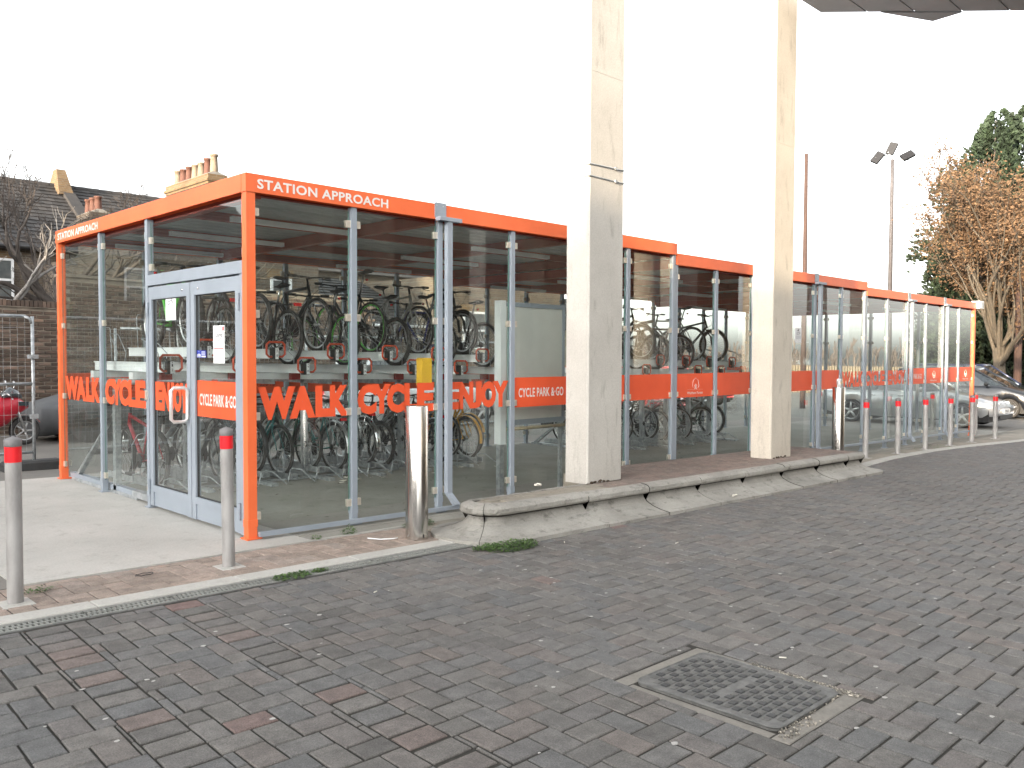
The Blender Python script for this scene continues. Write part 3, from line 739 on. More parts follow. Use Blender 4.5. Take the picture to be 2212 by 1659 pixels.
for i in range(19):   # back wall
    s=sec(i) if i not in (6,12) else sec(i)-1
    zt=H0-DROP[s]-.152
    if i in (0,18): post(i,YB,'orange',.078,zt,'orange corner post',clx=((1,) if i==0 else (-1,)),cly=(-1,),s=s)
    else: post(i,YB,'blue',.056,zt,clx=(-1,1),s=s)
post(0,3.30,'blue',.056,H0-.152,cly=(-1,1)); post(0,2.01,'blue',.062,H0-.152,cly=(1,))
pj=MB()
for y in (1.2,2.35,3.5): post(18,y,'blue',.056,H0-.368,cly=(-1,1),s=2)
# extra clamps on the corner posts (short side) and above the transom
h=.039
for z_ in (2.62,2.36):
    put('clamp',clampY,SH,(0,.062,z_)); put('clamp',clampY,SH,(0,1.955,z_))
# glass panels
def pane(a,b,z0,z1,axis='x',at=0,name='glass_panel'):
    mb=MB()
    if axis=='x': mb.box((a,at-.005,z0),(b,at+.005,z1))
    else: mb.box((at-.005,a,z0),(at+.005,b,z1))
    mb.m=1; e=.0015
    for q in ((a,a+.0),(b,b)):
        if axis=='x': mb.box((q[0]-e,at-.0052,z0),(q[0]+e,at+.0052,z1))
        else: mb.box((at-.0052,q[0]-e,z0),(at+.0052,q[0]+e,z1))
    return mb.build(name,[G['glass'],G['edge']],SH)
def band(p,a,b,z0,z1,side,txt=None,ta=0,tb=0):
    mb=MB(); o=.0064
    at=side
    mb.quad((a,at-.0062,z0),(b,at-.0062,z0),(b,at-.0062,z1),(a,at-.0062,z1)); v=mb.build('vinyl_band',G['vinyl'],p)
    return v
for i in range(18):
    s=sec(i); zt=H0-DROP[s]-.19; z0=.12-DROP[s]*.9
    p=pane(i+.045,i+.955,z0,zt)
    xa,xb=i+.047,i+.953
    def lt(word,spans):
        m1=MB()
        for k,a,b in (spans): letter(m1,k,lambda a_,b_:(a_,-.0062-.0001*(ord(k[0])%3),b_),i+a,i+b,.975,1.25)
        m1.build('vinyl_lettering',G['vinyl'],p)
    if i in (0,11): lt('WALK',(('W',.07,.415),('A',.36,.61),('L',.61,.775),('Kk',.755,.955)))
    elif i in (1,12): lt('CYCLE',(('C',.045,.255),('Y',.205,.42),('C',.37,.58),('L',.575,.725),('E',.725,.935)))
    elif i in (2,13): lt('ENJOY',(('E',.08,.27),('Nn',.26,.455),('J',.435,.57),('O',.56,.775),('Y',.725,.955)))
    else:
        v=band(p,xa,xb,.96,1.28,0)
        if i in (3,14):
            m1=MB(); letter(m1,'cpg',lambda a,b:(a,-.0072,b),i+.11,i+.83,1.065,1.165); m1.build('lettering',G['white_vinyl'],v)
        if i in (6,17,15):
            m1=MB(); cx=i+.52
            letter(m1,'wf',lambda a,b:(a,-.0072,b),i+.32,i+.70,1.0,1.035)
            def fl(pts,rr,closed=False):
                m1.tube([(x,-.0075,z_) for x,z_ in pts],rr,4,closed=closed,smooth=False,flat=.15)
            fl([(i+.32,1.062),(cx-.02,1.062),(cx-.02,1.085)],.005); fl([(cx+.02,1.085),(cx+.02,1.062),(i+.70,1.062)],.005)
            fl([(cx-.02,1.085),(cx-.062,1.088),(cx-.08,1.11),(cx-.068,1.145),(cx-.065,1.175),(cx-.045,1.195),(cx-.02,1.205),(cx,1.22),(cx+.02,1.205),(cx+.045,1.195),(cx+.065,1.175),(cx+.068,1.145),(cx+.08,1.11),(cx+.062,1.088),(cx+.02,1.085)],.004)
            for dx,dz in ((-.03,.035),(-.015,.05),(0,.055),(.015,.05),(.03,.035)): fl([(cx,1.075),(cx+dx,1.085+dz)],.003)
            m1.build('tree_logo',G['white_vinyl'],v)
for i in range(18):   # back wall panes
    s=sec(i); p=pane(i+.045,i+.955,.12-DROP[s],H0-DROP[s]-.19,at=YB)
    if i not in (11,12,13,14,9,10):
        v=band(p,i+.047,i+.953,.96,1.28,YB)
        m1=MB(); letter(m1,'cpg',lambda a,b:(a,YB-.0075,b),i+.83,i+.11,1.065,1.165)
        if i%2==0: m1.build('lettering',G['beam'],v)
# short side
e1=pane(3.345,4.60,.14,2.79,'y'); e2=pane(2.055,3.255,.14,2.79,'y'); e3=pane(.06,1.96,2.315,2.79,'y')
def elt(p,spans,y0,y1):
    m1=MB()
    for k,a,b in spans: letter(m1,k,lambda a_,b_:(-.0064-.0001*(ord(k[0])%3),a_,b_),y0+(y1-y0)*a,y0+(y1-y0)*b,.975,1.25)
    m1.build('vinyl_lettering',G['vinyl'],p)
elt(e1,(('W',.07,.415),('A',.36,.61),('L',.61,.775),('Kk',.755,.955)),4.62,3.32)
elt(e2,(('C',.045,.255),('Y',.205,.42),('C',.37,.58),('L',.575,.725),('E',.725,.935)),3.28,2.04)
for a,b in ((.045,1.155),(1.245,2.305),(2.395,3.455),(3.545,4.60)): 
    p=pane(a,b,-.1,H0-.41,'y',18)
# low rails
mb=MB(); mb.box((.04,-.088,.028),(6.05,-.052,.066),z); mb.build('low_rail',G['blue'],SH)
mb=MB(); mb.box((6.1,-.088,.16),(17.95,-.052,.195),lambda p:(p[0],p[1],p[2]+gz(p[0])-.05*max(0,(p[0]-9))/9)); mb.build('low_rail',G['blue'],SH)
mb=MB(); mb.box((.05,2.5,.03),(.11,4.58,.09)); mb.build('low_rail',G['blue'],SH)
mb=MB(); mb.box((.03,2.10,.03),(.10,2.60,.10)); mb.build('rail_end',G['galv'],SH)
# transom and doors
mb=MB(); mb.bbox((-.035,.042,2.18),(.035,1.977,2.285),.003); mb.build('transom',G['blue'],SH)
mb=MB(); mb.box((-.03,.040,.03),(.03,.105,2.178)); mb.build('door_jamb',G['blue'],SH)
for n,(y0,y1) in enumerate(((1.045,1.972),(.110,1.033))):
    d=None; mb=MB(); x0,x1=-.028,.022; st=.075
    mb.box((x0,y0,.035),(x1,y0+st,2.165)); mb.box((x0,y1-st,.035),(x1,y1,2.165)); mb.box((x0,y0+st,2.045),(x1,y1-st,2.165)); mb.box((x0,y0+st,.175),(x1,y1-st,.235)); mb.box((x0+.012,y0+st,.035),(x1-.01,y1-st,.172))
    d=mb.build('door',G['blue'],SH); 
    mb=MB(); mb.box((-.006,y0+st,.235),(.004,y1-st,2.045)); g=mb.build('glass_pane',G['glass'],d)
    mb=MB(); q=.008
    for a in ((y0+st,y0+st+q,.235,2.045),(y1-st-q,y1-st,.235,2.045)): mb.box((-.012,a[0],a[2]),(.010,a[1],a[3]))
    mb.box((-.012,y0+st,.235),(.010,y1-st,.243)); mb.box((-.012,y0+st,2.037),(.010,y1-st,2.045)); mb.build('glazing_gasket',G['darkframe'],d)
    m1=MB(); yy=y0+.035 if n==0 else y1-.035
    for z_ in (.22,1.95):
        hy=y1-.0 if n==0 else y0+.0
        m1.lathe([(.013,z_-.07),(.013,z_-.005)],(-.04,hy,0),n=10); m1.lathe([(.013,z_+.002),(.013,z_+.07)],(-.04,hy,0),n=10)
    m1.build('hinge',G['blue'],d)
    if n==0:
        elt(d,(('E',.02,.24),('Nn',.23,.45),('J',.43,.58),('O',.57,.79),('Y',.75,.98)),1.895,1.125)
        m1=MB(); m1.tube([(-.045,1.075,.935),(-.045,1.075,1.19),(-.07,1.08,1.215),(-.165,1.085,1.215),(-.19,1.085,1.19),(-.19,1.085,.935),(-.165,1.08,.91),(-.07,1.075,.91)],.0165,10,closed=True); m1.tube([(-.028,1.075,.96),(-.045,1.075,.96)],.012,8); m1.tube([(-.028,1.075,1.17),(-.045,1.075,1.17)],.012,8); m1.build('handle',G['satin'],d)
        m1=MB(); m1.tube([(.024,1.075,.93),(.09,1.075,.93),(.115,1.078,.955),(.115,1.085,1.18),(.09,1.085,1.205),(.024,1.083,1.205)],.013,10); m1.build('handle',G['stainless'],d)
        m1=MB(); m1.blob((-.03,1.20,2.10),.006,.012,.012); m1.build('stud',G['chrome'],d)
    else:
        mb=MB(); mb.quad((-.0075,y1-st-.01,.965),(-.0075,y0+st+.01,.965),(-.0075,y0+st+.01,1.285),(-.0075,y1-st-.01,1.285)); v=mb.build('vinyl_band',G['vinyl'],d)
        m1=MB(); letter(m1,'cpg',lambda a,b:(-.0085,a,b),.905,.215,1.065,1.17); m1.build('lettering',G['white_vinyl'],v)
        m1=MB(); m1.blob((-.03,.88,2.10),.006,.012,.012); m1.build('stud',G['chrome'],d)
m1=MB(); m1.bbox((-.05,1.99,1.07),(-.032,2.03,1.16),.004); m1.build('lock_case',G['steel'],SH)
# downpipes
for X in (2.06,10.06,14.06,16.06):
    s=sec(X); top=H0-DROP[s]
    m1=MB(); m1.box((X-.15,-.054,top-.13),(X-.01,-.047,top+.012)); m1.bbox((X-.14,-.12,top-.165),(X+.14,-.047,top-.128),.003)
    m1.box((X+.0-.03,-.105,gz(X)+.20),(X+.03,-.052,top-.166))
    m1.add([(X-.03,-.105,gz(X)+.20),(X+.03,-.105,gz(X)+.20),(X+.03,-.052,gz(X)+.20),(X-.03,-.052,gz(X)+.20),(X+.02,-.17,gz(X)+.09),(X+.08,-.17,gz(X)+.09),(X+.08,-.125,gz(X)+.07),(X+.02,-.125,gz(X)+.07)],[(0,1,5,4),(1,2,6,5),(2,3,7,6),(3,0,4,7)])
    dpipe=m1.build('downpipe',G['blue'],SH)
    m1=MB()
    for dx,dz in ((-.13,0),(-.10,-.04),(-.05,0),(-.13,-.07)): m1.blob((X+dx,-.056,top-.02+dz),.007,.004,.007,6,4)
    m1.build('bolt',G['galv'],dpipe)

# notices, stickers and boxes fixed to the shelter
def notice_cctv(name,label,tf,mir=1):
    # tf(a,b,d): a across 0..1, b up 0..1, d off the surface
    m1=MB(); m1.prism([(0,0),(1,0),(1,1),(0,1)],.0015,lambda a,b,c:tf(a,b,c)); o=m1.build(name,G['white'])
    tag(o,label,'notice')
    m2=MB(); e=lambda a,b:tf(a,b,.0022)
    letter(m2,'cctv',e,.22,.80,.54,.69)
    m2.add([e(.34,.80),(e(.55,.93)),(e(.64,.89)),(e(.60,.83)),(e(.42,.76))],[(0,1,2,3,4)]); m2.add([e(.52,.77),e(.60,.74),e(.68,.74),e(.68,.715),e(.58,.715)],[(0,1,2,3,4)])
    m2.build('print',G['ink'],o)
    m3=MB()
    for k in range(4):
        a=.10
        while a<.9:
            w_=random.uniform(.05,.14); m3.add([e(a,.44-k*.06),e(min(a+w_,.92),.44-k*.06),e(min(a+w_,.92),.465-k*.06),e(a,.465-k*.06)],[(0,1,2,3)]); a+=w_+.03
    m3.build('small_print',G['inkgrey'],o)
notice_cctv('cctv_notice','white CCTV notice stuck high on the left door leaf',lambda a,b,c:(-.0075-c,1.615-a*.225,1.835+b*.27))
notice_cctv('cctv_notice','white CCTV notice on the glass right of the second column',lambda a,b,c:(9.34+a*.22,-.0055-c,1.73+b*.24))
m1=MB(); m1.box((-.0100,.415,1.44),(-.0085,.625,1.765)); o=tag(m1.build('paper_poster',G['white']),'white paper courier poster with script heading on the right door leaf','poster')
m2=MB(); e=lambda a,b:(-.0108,.625-a*.21,1.44+b*.325); letter(m2,'cour',e,.2,.85,.70,.82)
m2.tube([e(.25,.66),e(.3,.61),e(.45,.60),e(.62,.64),e(.75,.70)],.0018,4); m2.build('script_heading',G['ink'],o)
m2=MB()
for k in range(5):
    a=.1
    while a<.88:
        w_=random.uniform(.04,.1); m2.add([e(a,.55-k*.028),e(a+w_,.55-k*.028),e(a+w_,.56-k*.028),e(a,.56-k*.028)],[(0,1,2,3)]); a+=w_+.02
for k in range(5):
    for q in range(3): m2.add([e(.1+q*.28,.33-k*.03),e(.30+q*.28,.33-k*.03),e(.30+q*.28,.34-k*.03),e(.1+q*.28,.34-k*.03)],[(0,1,2,3)])
m2.build('small_print',G['inkgrey'],o)
m2=MB(); m2.add([e(.08,.385),e(.92,.385),e(.92,.405),e(.08,.405)],[(0,1,2,3)]); m2.add([e(.83,.86),e(.95,.86),e(.95,.97),e(.83,.97)],[(0,1,2,3)]); m2.build('red_print',G['redlens'],o)
m1=MB(); m1.box((-.0100,.765,1.487),(-.0085,.95,1.553)); o=tag(m1.build('blue_sticker',G['blueink']),'small blue cycling sticker beside the paper poster on the right door leaf','sticker')
m2=MB()
for yy in (.925,.885): m2.tube([(-.0108,yy+.013*cos(a*pi/5),1.505+.013*sin(a*pi/5)) for a in range(10)],.002,4,closed=True)
m2.tube([(-.0108,.925,1.505),(-.0108,.905,1.525),(-.0108,.885,1.505)],.002,4); m2.blob((-.0108,.905,1.541),.001,.006,.006,6,4)
for k in range(3): m2.box((-.0112,.785,1.515+k*.011),(-.0106,.855,1.520+k*.011))
m2.box((-.0112,.775,1.493),(-.0106,.855,1.505)); m2.build('print',G['white'],o)
m1=MB(); m1.bbox((1.82,.03,1.22),(1.94,.12,1.49),.008); tag(m1.build('yellow_box',G['yellow']),'yellow box fixed on the inside of the shelter post beside the downpipe','box')
# board behind the fourth bay
t=thing('notice_board','large pale notice board on tall legs just behind the CYCLE PARK & GO pane','board',(3.6,.30,gz(3.6)))
m1=MB(); m1.box((-.40,-.02,.86),(.52,.02,2.12)); m1.build('board_panel',mat('off_white_panel',(.66,.66,.62),(.58,.58,.54),.35,ns=2,coat=.4),t)
m1=MB(); m1.box((-.52,-.06,.60),(-.44,.04,2.18)); m1.build('side_post',G['traywhite'],t)
m1=MB(); m1.box((-.438,-.03,.80),(.56,.03,.86)); m1.box((-.438,-.03,2.12),(.56,.03,2.17)); m1.box((.522,-.03,.86),(.56,.03,2.12)); m1.build('board_frame',G['blue'],t)
m1=MB(); m1.tube([(-.43,-.03,.76),(.56,-.03,.76)],.02,8); m1.build('lower_rail',mat('wood_rail',(.45,.38,.26),(.36,.3,.2),.5),t)
m1=MB(); m1.box((-.51,-.04,.0),(-.45,.02,.60)); m1.box((.50,-.02,.0),(.54,.02,.80)); m1.build('leg',G['galv'],t)
m1=MB(); 
m1.tube([(5.62,.75,gz(5.6)),(5.62,.75,.86),(5.60,.75,.95),(5.54,.75,1.0),(5.2,.75,1.0),(5.14,.75,.95),(5.12,.75,.86),(5.12,.75,gz(5.1))],.024,10); tag(m1.build('cycle_stand',G['galv']),'bent tubular steel cycle stand hoop behind the sixth glass bay','bicycle stand')
# lamp box on the far corner
t=thing('corner_floodlight','small white box light fixed to the far top corner of the shelter','light fitting',(18.12,-.02,2.70))
m1=MB(); m1.bbox((-.07,-.10,-.07),(.22,.09,.10),.01); m1.build('housing',G['white'],t); m1=MB(); m1.box((.05,-.106,-.05),(.20,-.102,.08)); m1.build('louvre',G['galv'],t)

# ------------------------------------------------------------------ two tier cycle racks
def rack_post_mesh(): pass
def make_rack(x0,n,nums,label,empty=()):
    t=thing('two_tier_rack',label,'cycle rack',(0,0,0))
    xs=[]
    for i in range(n):
        X=x0+.385*i; hi=i%2; zt=gz(X)+(1.60 if hi else 1.435)
        m1=MB(); m1.box((X-.055,2.06,zt-.10),(X-.045,3.98,zt)); m1.box((X+.045,2.06,zt-.10),(X+.055,3.98,zt)); m1.box((X-.045,2.06,zt-.075),(X+.045,3.98,zt-.065))
        m1.box((X-.068,2.06,zt-.012),(X-.045,3.98,zt)); m1.box((X+.045,2.06,zt-.012),(X+.068,3.98,zt))
        tr=m1.build('upper_tray',G['traywhite'],t)
        m1=MB(); w_,h_=.11,.075
        P=[(X-.03,2.0,zt-.085),(X-w_+.03,2.0,zt-.085),(X-w_,2.0,zt-.055),(X-w_,2.0,zt+.045),(X-w_+.03,2.0,zt+h_),(X+w_-.03,2.0,zt+h_),(X+w_,2.0,zt+.045),(X+w_,2.0,zt-.055),(X+w_-.03,2.0,zt-.085),(X+.045,2.0,zt-.085)]
        m1.tube(P,.0125,8); m1.build('lift_handle',G['handle'],tr)
        m1=MB(); m1.bbox((X-.045,1.975,zt-.115),(X+.02,2.05,zt+.02),.01); m1.tube([(X-.02,2.01,zt),(X-.05,2.03,zt+.05),(X-.04,2.1,zt+.01)],.007,5); bk=m1.build('handle_bracket',G['black'],tr)
        if nums:
            m1=MB(); m1.box((X-.018,1.971,zt-.11),(X+.018,1.9745,zt+.012)); pl=m1.build('number_plate',G['white'],bk) if False else m1.build('number_plate',G['white'],tr)
            a,b=nums+2*i,nums+2*i+1; m1=MB()
            if a<26:
                for q,(k,z_) in enumerate((('n%d'%a,zt-.04),('n%d'%b,zt-.085))):
                    wd=.007 if len(k)==2 else .012; letter(m1,k,lambda a_,b_:(a_,1.9702,b_),X-wd,X+wd,z_,z_+.026)
            m1.add([(X-.009,1.9702,zt-.004),(X+.009,1.9702,zt-.004),(X,1.9702,zt+.006)],[(0,1,2)])
            mm=m1.mesh('print',G['ink']); o=put('number_print',mm,tr)
        m1=MB()
        for s in (-1,1):
            m1.tube([(X+s*.035,2.22,zt-.03),(X+s*.045,2.20,zt+.09),(X+s*.045,2.42,zt+.19),(X+s*.045,2.62,zt+.24)],.0055,5)
            m1.tube([(X+s*.045,3.35,zt-.03),(X+s*.045,3.30,zt+.10),(X+s*.045,3.52,zt+.30)],.0055,5)
            m1.tube([(X+s*.045,3.72,zt-.02),(X+s*.045,3.76,zt+.36)],.0055,5)
        m1.tube([(X-.045,2.62,zt+.24),(X-.03,2.64,zt+.248),(X+.03,2.64,zt+.248),(X+.045,2.62,zt+.24)],.0055,5)
        m1.tube([(X-.045,3.52,zt+.30),(X-.03,3.54,zt+.31),(X+.03,3.54,zt+.31),(X+.045,3.52,zt+.30)],.0055,5)
        m1.tube([(X-.045,3.76,zt+.36),(X-.03,3.76,zt+.385),(X+.03,3.76,zt+.385),(X+.045,3.76,zt+.36)],.0055,5)
        m1.build('wheel_hoop',G['galv'],tr)
        # lower tray
        X2=X+.30; zl=gz(X2)+(.10 if hi else .04)
        m1=MB(); m1.box((X2-.045,2.78,zl-.02),(X2-.038,4.56,zl+.05)); m1.box((X2+.038,2.78,zl-.02),(X2+.045,4.56,zl+.05)); m1.box((X2-.038,2.78,zl-.02),(X2+.038,4.56,zl-.012))
        lt=m1.build('lower_tray',G['galv'],t)
        m1=MB()
        m1.tube([(X2-.13,2.72,gz(X2)+.01),(X2-.06,2.78,gz(X2)+.15),(X2+.0,2.80,gz(X2)+.16),(X2+.07,2.74,gz(X2)+.14),(X2+.15,2.56,gz(X2)+.01)],.0075,5)
        for s in (-1,1): m1.tube([(X2+s*.045,3.70,zl),(X2+s*.045,3.72,zl+.42),(X2+s*.045,3.55,zl+.55)],.006,5); m1.tube([(X2+s*.045,2.95,zl+.02),(X2+s*.045,2.97,zl+.28),(X2+s*.045,3.12,zl+.30),(X2+s*.045,3.14,zl+.02)],.006,5)
        m1.tube([(X2-.045,3.55,zl+.55),(X2,3.53,zl+.57),(X2+.045,3.55,zl+.55)],.006,5)
        m1.build('wheel_hoop',G['galv'],lt)
    xe=x0+.385*(n-1)
    tf=lambda p:(p[0],p[1],p[2]+gz(p[0]))
    m1=MB(); m1.box((x0-.15,2.60,1.255),(xe+.15,2.70,1.325),tf); m1.box((x0-.15,3.74,1.255),(xe+.15,3.84,1.325),tf); m1.build('cross_beam',G['traywhite'],t)
    m1=MB(); m1.box((x0-.1,3.70,.0),(xe+.4,3.80,.03),tf); m1.box((x0-.1,2.90,.0),(xe+.4,2.96,.025),tf); m1.box((x0-.1,4.40,.0),(xe+.4,4.46,.025),tf); m1.build('floor_rail',G['galv'],t)
    x=x0-.12
    while x<xe+.3:
        m1=MB(); g0=gz(x); m1.box((x-.03,3.10,g0),(x+.03,3.18,g0+1.26)); m1.box((x-.03,2.55,g0+1.20),(x+.03,3.85,g0+1.255))
        m1.add([(x-.025,3.16,g0+.9),(x+.025,3.16,g0+.9),(x+.025,3.22,g0+.86),(x-.025,3.22,g0+.86),(x-.025,4.4,g0+.02),(x+.025,4.4,g0+.02),(x+.025,4.5,g0+.02),(x-.025,4.5,g0+.02)],[(0,1,5,4),(1,2,6,5),(2,3,7,6),(3,0,4,7)])
        m1.box((x-.04,2.5,g0+.006),(x+.04,4.5,g0+.04)); m1.build('upright',G['galv'],t)
        m1=MB(); m1.bbox((x+.24,2.54,g0+1.245),(x+.36,2.598,g0+1.335),.005); m1.build('red_end_cap',G['redcap'],t)
        x+=.77
    return t
make_rack(.20,13,1,'two-tier cycle rack with numbered orange lift handles in the near half of the shelter')
make_rack(8.15,10,0,'second two-tier cycle rack, in the middle of the shelter between the two columns')

# ------------------------------------------------------------------ bicycles
BC={}
def bmesh_cached(key,fn):
    if key not in BC: BC[key]=fn()
    return BC[key]
SB=.95
def wheel_meshes(kind,rim,tyrecol):
    R,tw={'mtb':(.337,.029),'road':(.340,.0165),'city':(.342,.0225),'small':(.257,.024)}[kind]
    def tyre():
        m=MB(); pts=[(R-tw)*1 for _ in range(1)]
        prof=[(R-tw+tw*cos(a*pi/4),tw*sin(a*pi/4)) for a in range(9)]
        m.lathe(prof,axis='y',n=36); 
        if kind=='mtb':
            for k in range(48):
                a=2*pi*k/48
                for s in (-.5,.5):
                    c=Vector((R*cos(a),s*tw*1.1+(.004 if k%2 else -.004),R*sin(a))); m.blob(c,.007,.006,.007,4,2)
        return m.mesh('tyre',G['rubber'])
    def rimf():
        m=MB(); m.lathe([(R-2*tw,-.009),(R-2*tw-.018,-.007),(R-2*tw-.02,0),(R-2*tw-.018,.007),(R-2*tw,.009)],axis='y',n=36); return m.mesh('rim',rim)
    def sp():
        m=MB(); n=28
        for k in range(n):
            a=2*pi*k/n; s=.028 if k%2 else -.028; b=a+(.35 if (k//2)%2 else -.35)
            m.tube([(.022*cos(b),s,.022*sin(b)),((R-2*tw-.01)*cos(a),0,(R-2*tw-.01)*sin(a))],.0013,3,caps=False)
        m.lathe([(.008,-.05),(.008,-.034),(.024,-.032),(.024,-.026),(.014,-.02),(.014,.02),(.024,.026),(.024,.032),(.008,.034),(.008,.05)],axis='y',n=12)
        return m.mesh('spokes_and_hub',G['alu'])
    rk=rim.name
    return bmesh_cached(('t',kind),tyre),bmesh_cached(('r',kind,rk),rimf),bmesh_cached(('s',kind),sp),R
def make_bike(kind,colkey,col,label,loc,rz,rim='alu',saddle_h=None,guards=False,rackb=False,basket=False,lamp=True,bars='flat',light=None,group='bicycles parked in the racks',steer=0,tilt=0,wheelkind=None):
    wk=wheelkind or {'mtb':'mtb','road':'road','hybrid':'city','dutch':'city','step':'city','fold':'small'}[kind]
    tm,rm,sm,R=wheel_meshes(wk,G[rim] if rim in G else cmat(rim,(.10,.45,.06)),None)
    wb=1.02 if kind!='fold' else .96
    t=thing('bicycle',label,'bicycle',loc,rz,group); t.scale=(SB,SB,SB)
    if tilt: t.rotation_euler=(tilt,0,rz)
    fm=cmat(colkey,col)
    ra=Vector((0,0,R)); fa=Vector((wb,0,R)); bb=Vector((.43,0,.28))
    hd_t=Vector((.82,0,R+.50)) if kind!='fold' else Vector((.80,0,.62)); hd_b=hd_t+Vector((.045,0,-.15)); st=Vector((.25,0,R+.44 if kind not in('mtb','fold') else (.70 if kind=='mtb' else .50)))
    cr=hd_b+Vector((.012,0,-.04))
    m=MB(); tr=.020 if kind in('mtb','hybrid') else .0155
    m.tube([hd_t,hd_b],.021,10); m.tube([bb,st],tr,8); m.tube([hd_b+Vector((-.005,0,.03)),bb],tr*1.25,8)
    if kind in('step','dutch'): m.tube([hd_t+Vector((0,0,-.05)),Vector((.50,0,.42)),bb+(st-bb)*.32],tr,8)
    elif kind=='fold': pass
    else: m.tube([hd_t+Vector((0.005,0,-.03)),st],tr,8)
    for s in (-1,1):
        m.tube([st+Vector((0,0,-.02)),Vector((.12,s*.045,R+.22)),Vector((0,s*.062,R))],.0075,6); m.tube([bb+Vector((0,s*.02,0)),Vector((.3,s*.035,.29)),Vector((0,s*.062,R))],.0085,6)
    m.lathe([(.022,-.035),(.022,.035)],(bb.x,0,bb.z),axis='y',n=10)
    m.build('frame',fm,t)
    # fork
    m=MB()
    for s in (-1,1):
        if kind=='mtb': m.tube([cr+Vector((0,s*.055,0)),fa+Vector((-.03,s*.055,.17))],.014,8); m.tube([fa+Vector((-.032,s*.055,.18)),fa+Vector((0,s*.055,0))],.019,8)
        else: m.tube([cr+Vector((0,s*.03,0)),cr+Vector((.02,s*.045,-.08)),fa+Vector((-.03,s*.05,.08)),fa+Vector((0,s*.05,0))],[.012,.012,.009,.008],6)
    m.tube([cr+Vector((0,-.055,0)),cr+Vector((0,.055,0))],.016,6); m.build('fork',G['black'] if kind=='mtb' else fm,t)
    for nm,c in (('wheel',ra),('wheel',fa)):
        e=put(nm,tm,t,tuple(c)); e.rotation_euler=(0,random.random()*6,0); put('rim',rm,e); put('spokes',sm,e)
    # bars and stem
    m=MB(); top=hd_t+Vector((-.02,0,.09)); q=top+Vector((.09,0,.0)); 
    m.tube([hd_t,top],.014,8); m.tube([top,q],.013,8)
    if bars=='drop':
        for s in (-1,1): m.tube([q,q+Vector((0,s*.18,0)),q+Vector((.05,s*.205,0)),q+Vector((.10,s*.21,-.03)),q+Vector((.09,s*.215,-.10)),q+Vector((.01,s*.22,-.13))],.012,6)
    elif bars=='swept':
        for s in (-1,1): m.tube([q,q+Vector((.03,s*.10,.03)),q+Vector((-.06,s*.24,.04)),q+Vector((-.20,s*.28,.02))],.011,6)
    else:
        for s in (-1,1): m.tube([q,q+Vector((0,s*.08,.012)),q+Vector((-.04,s*.30,.02))],.011,6)
    hb=m.build('handlebar',G['black'] if bars!='swept' else G['alu'],t)
    m=MB()
    for s in (-1,1):
        if bars=='flat':
            m.tube([q+Vector((-.022,s*.19,.018)),q+Vector((-.042,s*.31,.02))],.018,8); m.tube([q+Vector((-.01,s*.16,.01)),q+Vector((.035,s*.20,-.02)),q+Vector((.025,s*.28,-.025))],.005,5)
        elif bars=='swept': m.tube([q+Vector((-.10,s*.265,.035)),q+Vector((-.21,s*.282,.02))],.017,8)
        else: m.tube([q+Vector((.09,s*.21,-.02)),q+Vector((.12,s*.21,.04))],.016,6)
    m.build('grips_and_levers',G['black'],hb)
    m=MB()
    for s in (-1,1):
        P=[q+Vector((0,s*.16,.0)),q+Vector((.10,s*.12,-.02)),q+Vector((.11,s*.03,-.16)),hd_b+Vector((.03,s*.015,.02)),cr+Vector((.03,s*.02,-.02))]
        m.tube(P,.0028,4)
    m.build('cables',G['black'],t)
    # saddle
    sh=saddle_h or (st.z+.17); sp_=st+(st-bb).normalized()*((sh-st.z))
    m=MB(); m.tube([st,sp_],.0125,8); pst=m.build('seat_post',G['alu'],t)
    m=MB(); vs=[]; S=[(-.14,.072,.012),(-.11,.078,.022),(-.03,.055,.020),(.06,.022,.014),(.125,.014,.008)]
    for x_,w_,h_ in S:
        for j in range(8):
            a=2*pi*j/8; vs.append((sp_.x+x_,w_*cos(a),sp_.z+.035+h_*sin(a)*(1 if sin(a)>0 else 1.6)+(.012 if x_<-.1 else 0)))
    fs=[(i*8+j,i*8+(j+1)%8,(i+1)*8+(j+1)%8,(i+1)*8+j) for i in range(4) for j in range(8)]+[tuple(range(8))[::-1],tuple(range(32,40))]
    m.add(vs,fs,True); m.tube([sp_+Vector((-.08,.02,.02)),sp_+Vector((-.03,.02,0)),sp_+Vector((.06,.015,.02))],.004,5); m.build('saddle',G['black'],t)
    # drivetrain
    m=MB(); m.lathe([(.0,.045),(.06,.045),(.085,.047),(.09,.05),(.085,.053),(.06,.05),(.0,.05)],(bb.x,0,bb.z),axis='y',n=24)
    m.lathe([(.0,.04),(.042,.04),(.042,.055),(.0,.055)],(0,0,R),axis='y',n=16)
    ca=random.random()*6; 
    for s,a in ((1,ca),(-1,ca+pi)):
        p1=bb+Vector((.17*cos(a),s*.085,.17*sin(a))); m.tube([bb+Vector((0,s*.06,0)),p1],[.013,.009],6); m.box((p1.x-.045,p1.y+(.0 if s>0 else -.085),p1.z-.011),(p1.x+.045,p1.y+(.085 if s>0 else 0),p1.z+.011))
    m.tube([(bb.x,.05,bb.z+.088),(0,.05,R+.042)],.0045,4); m.tube([(bb.x,.05,bb.z-.088),(.04,.05,R-.09),(0,.05,R-.042)],.0045,4)
    m.build('crankset',G['black'],t)
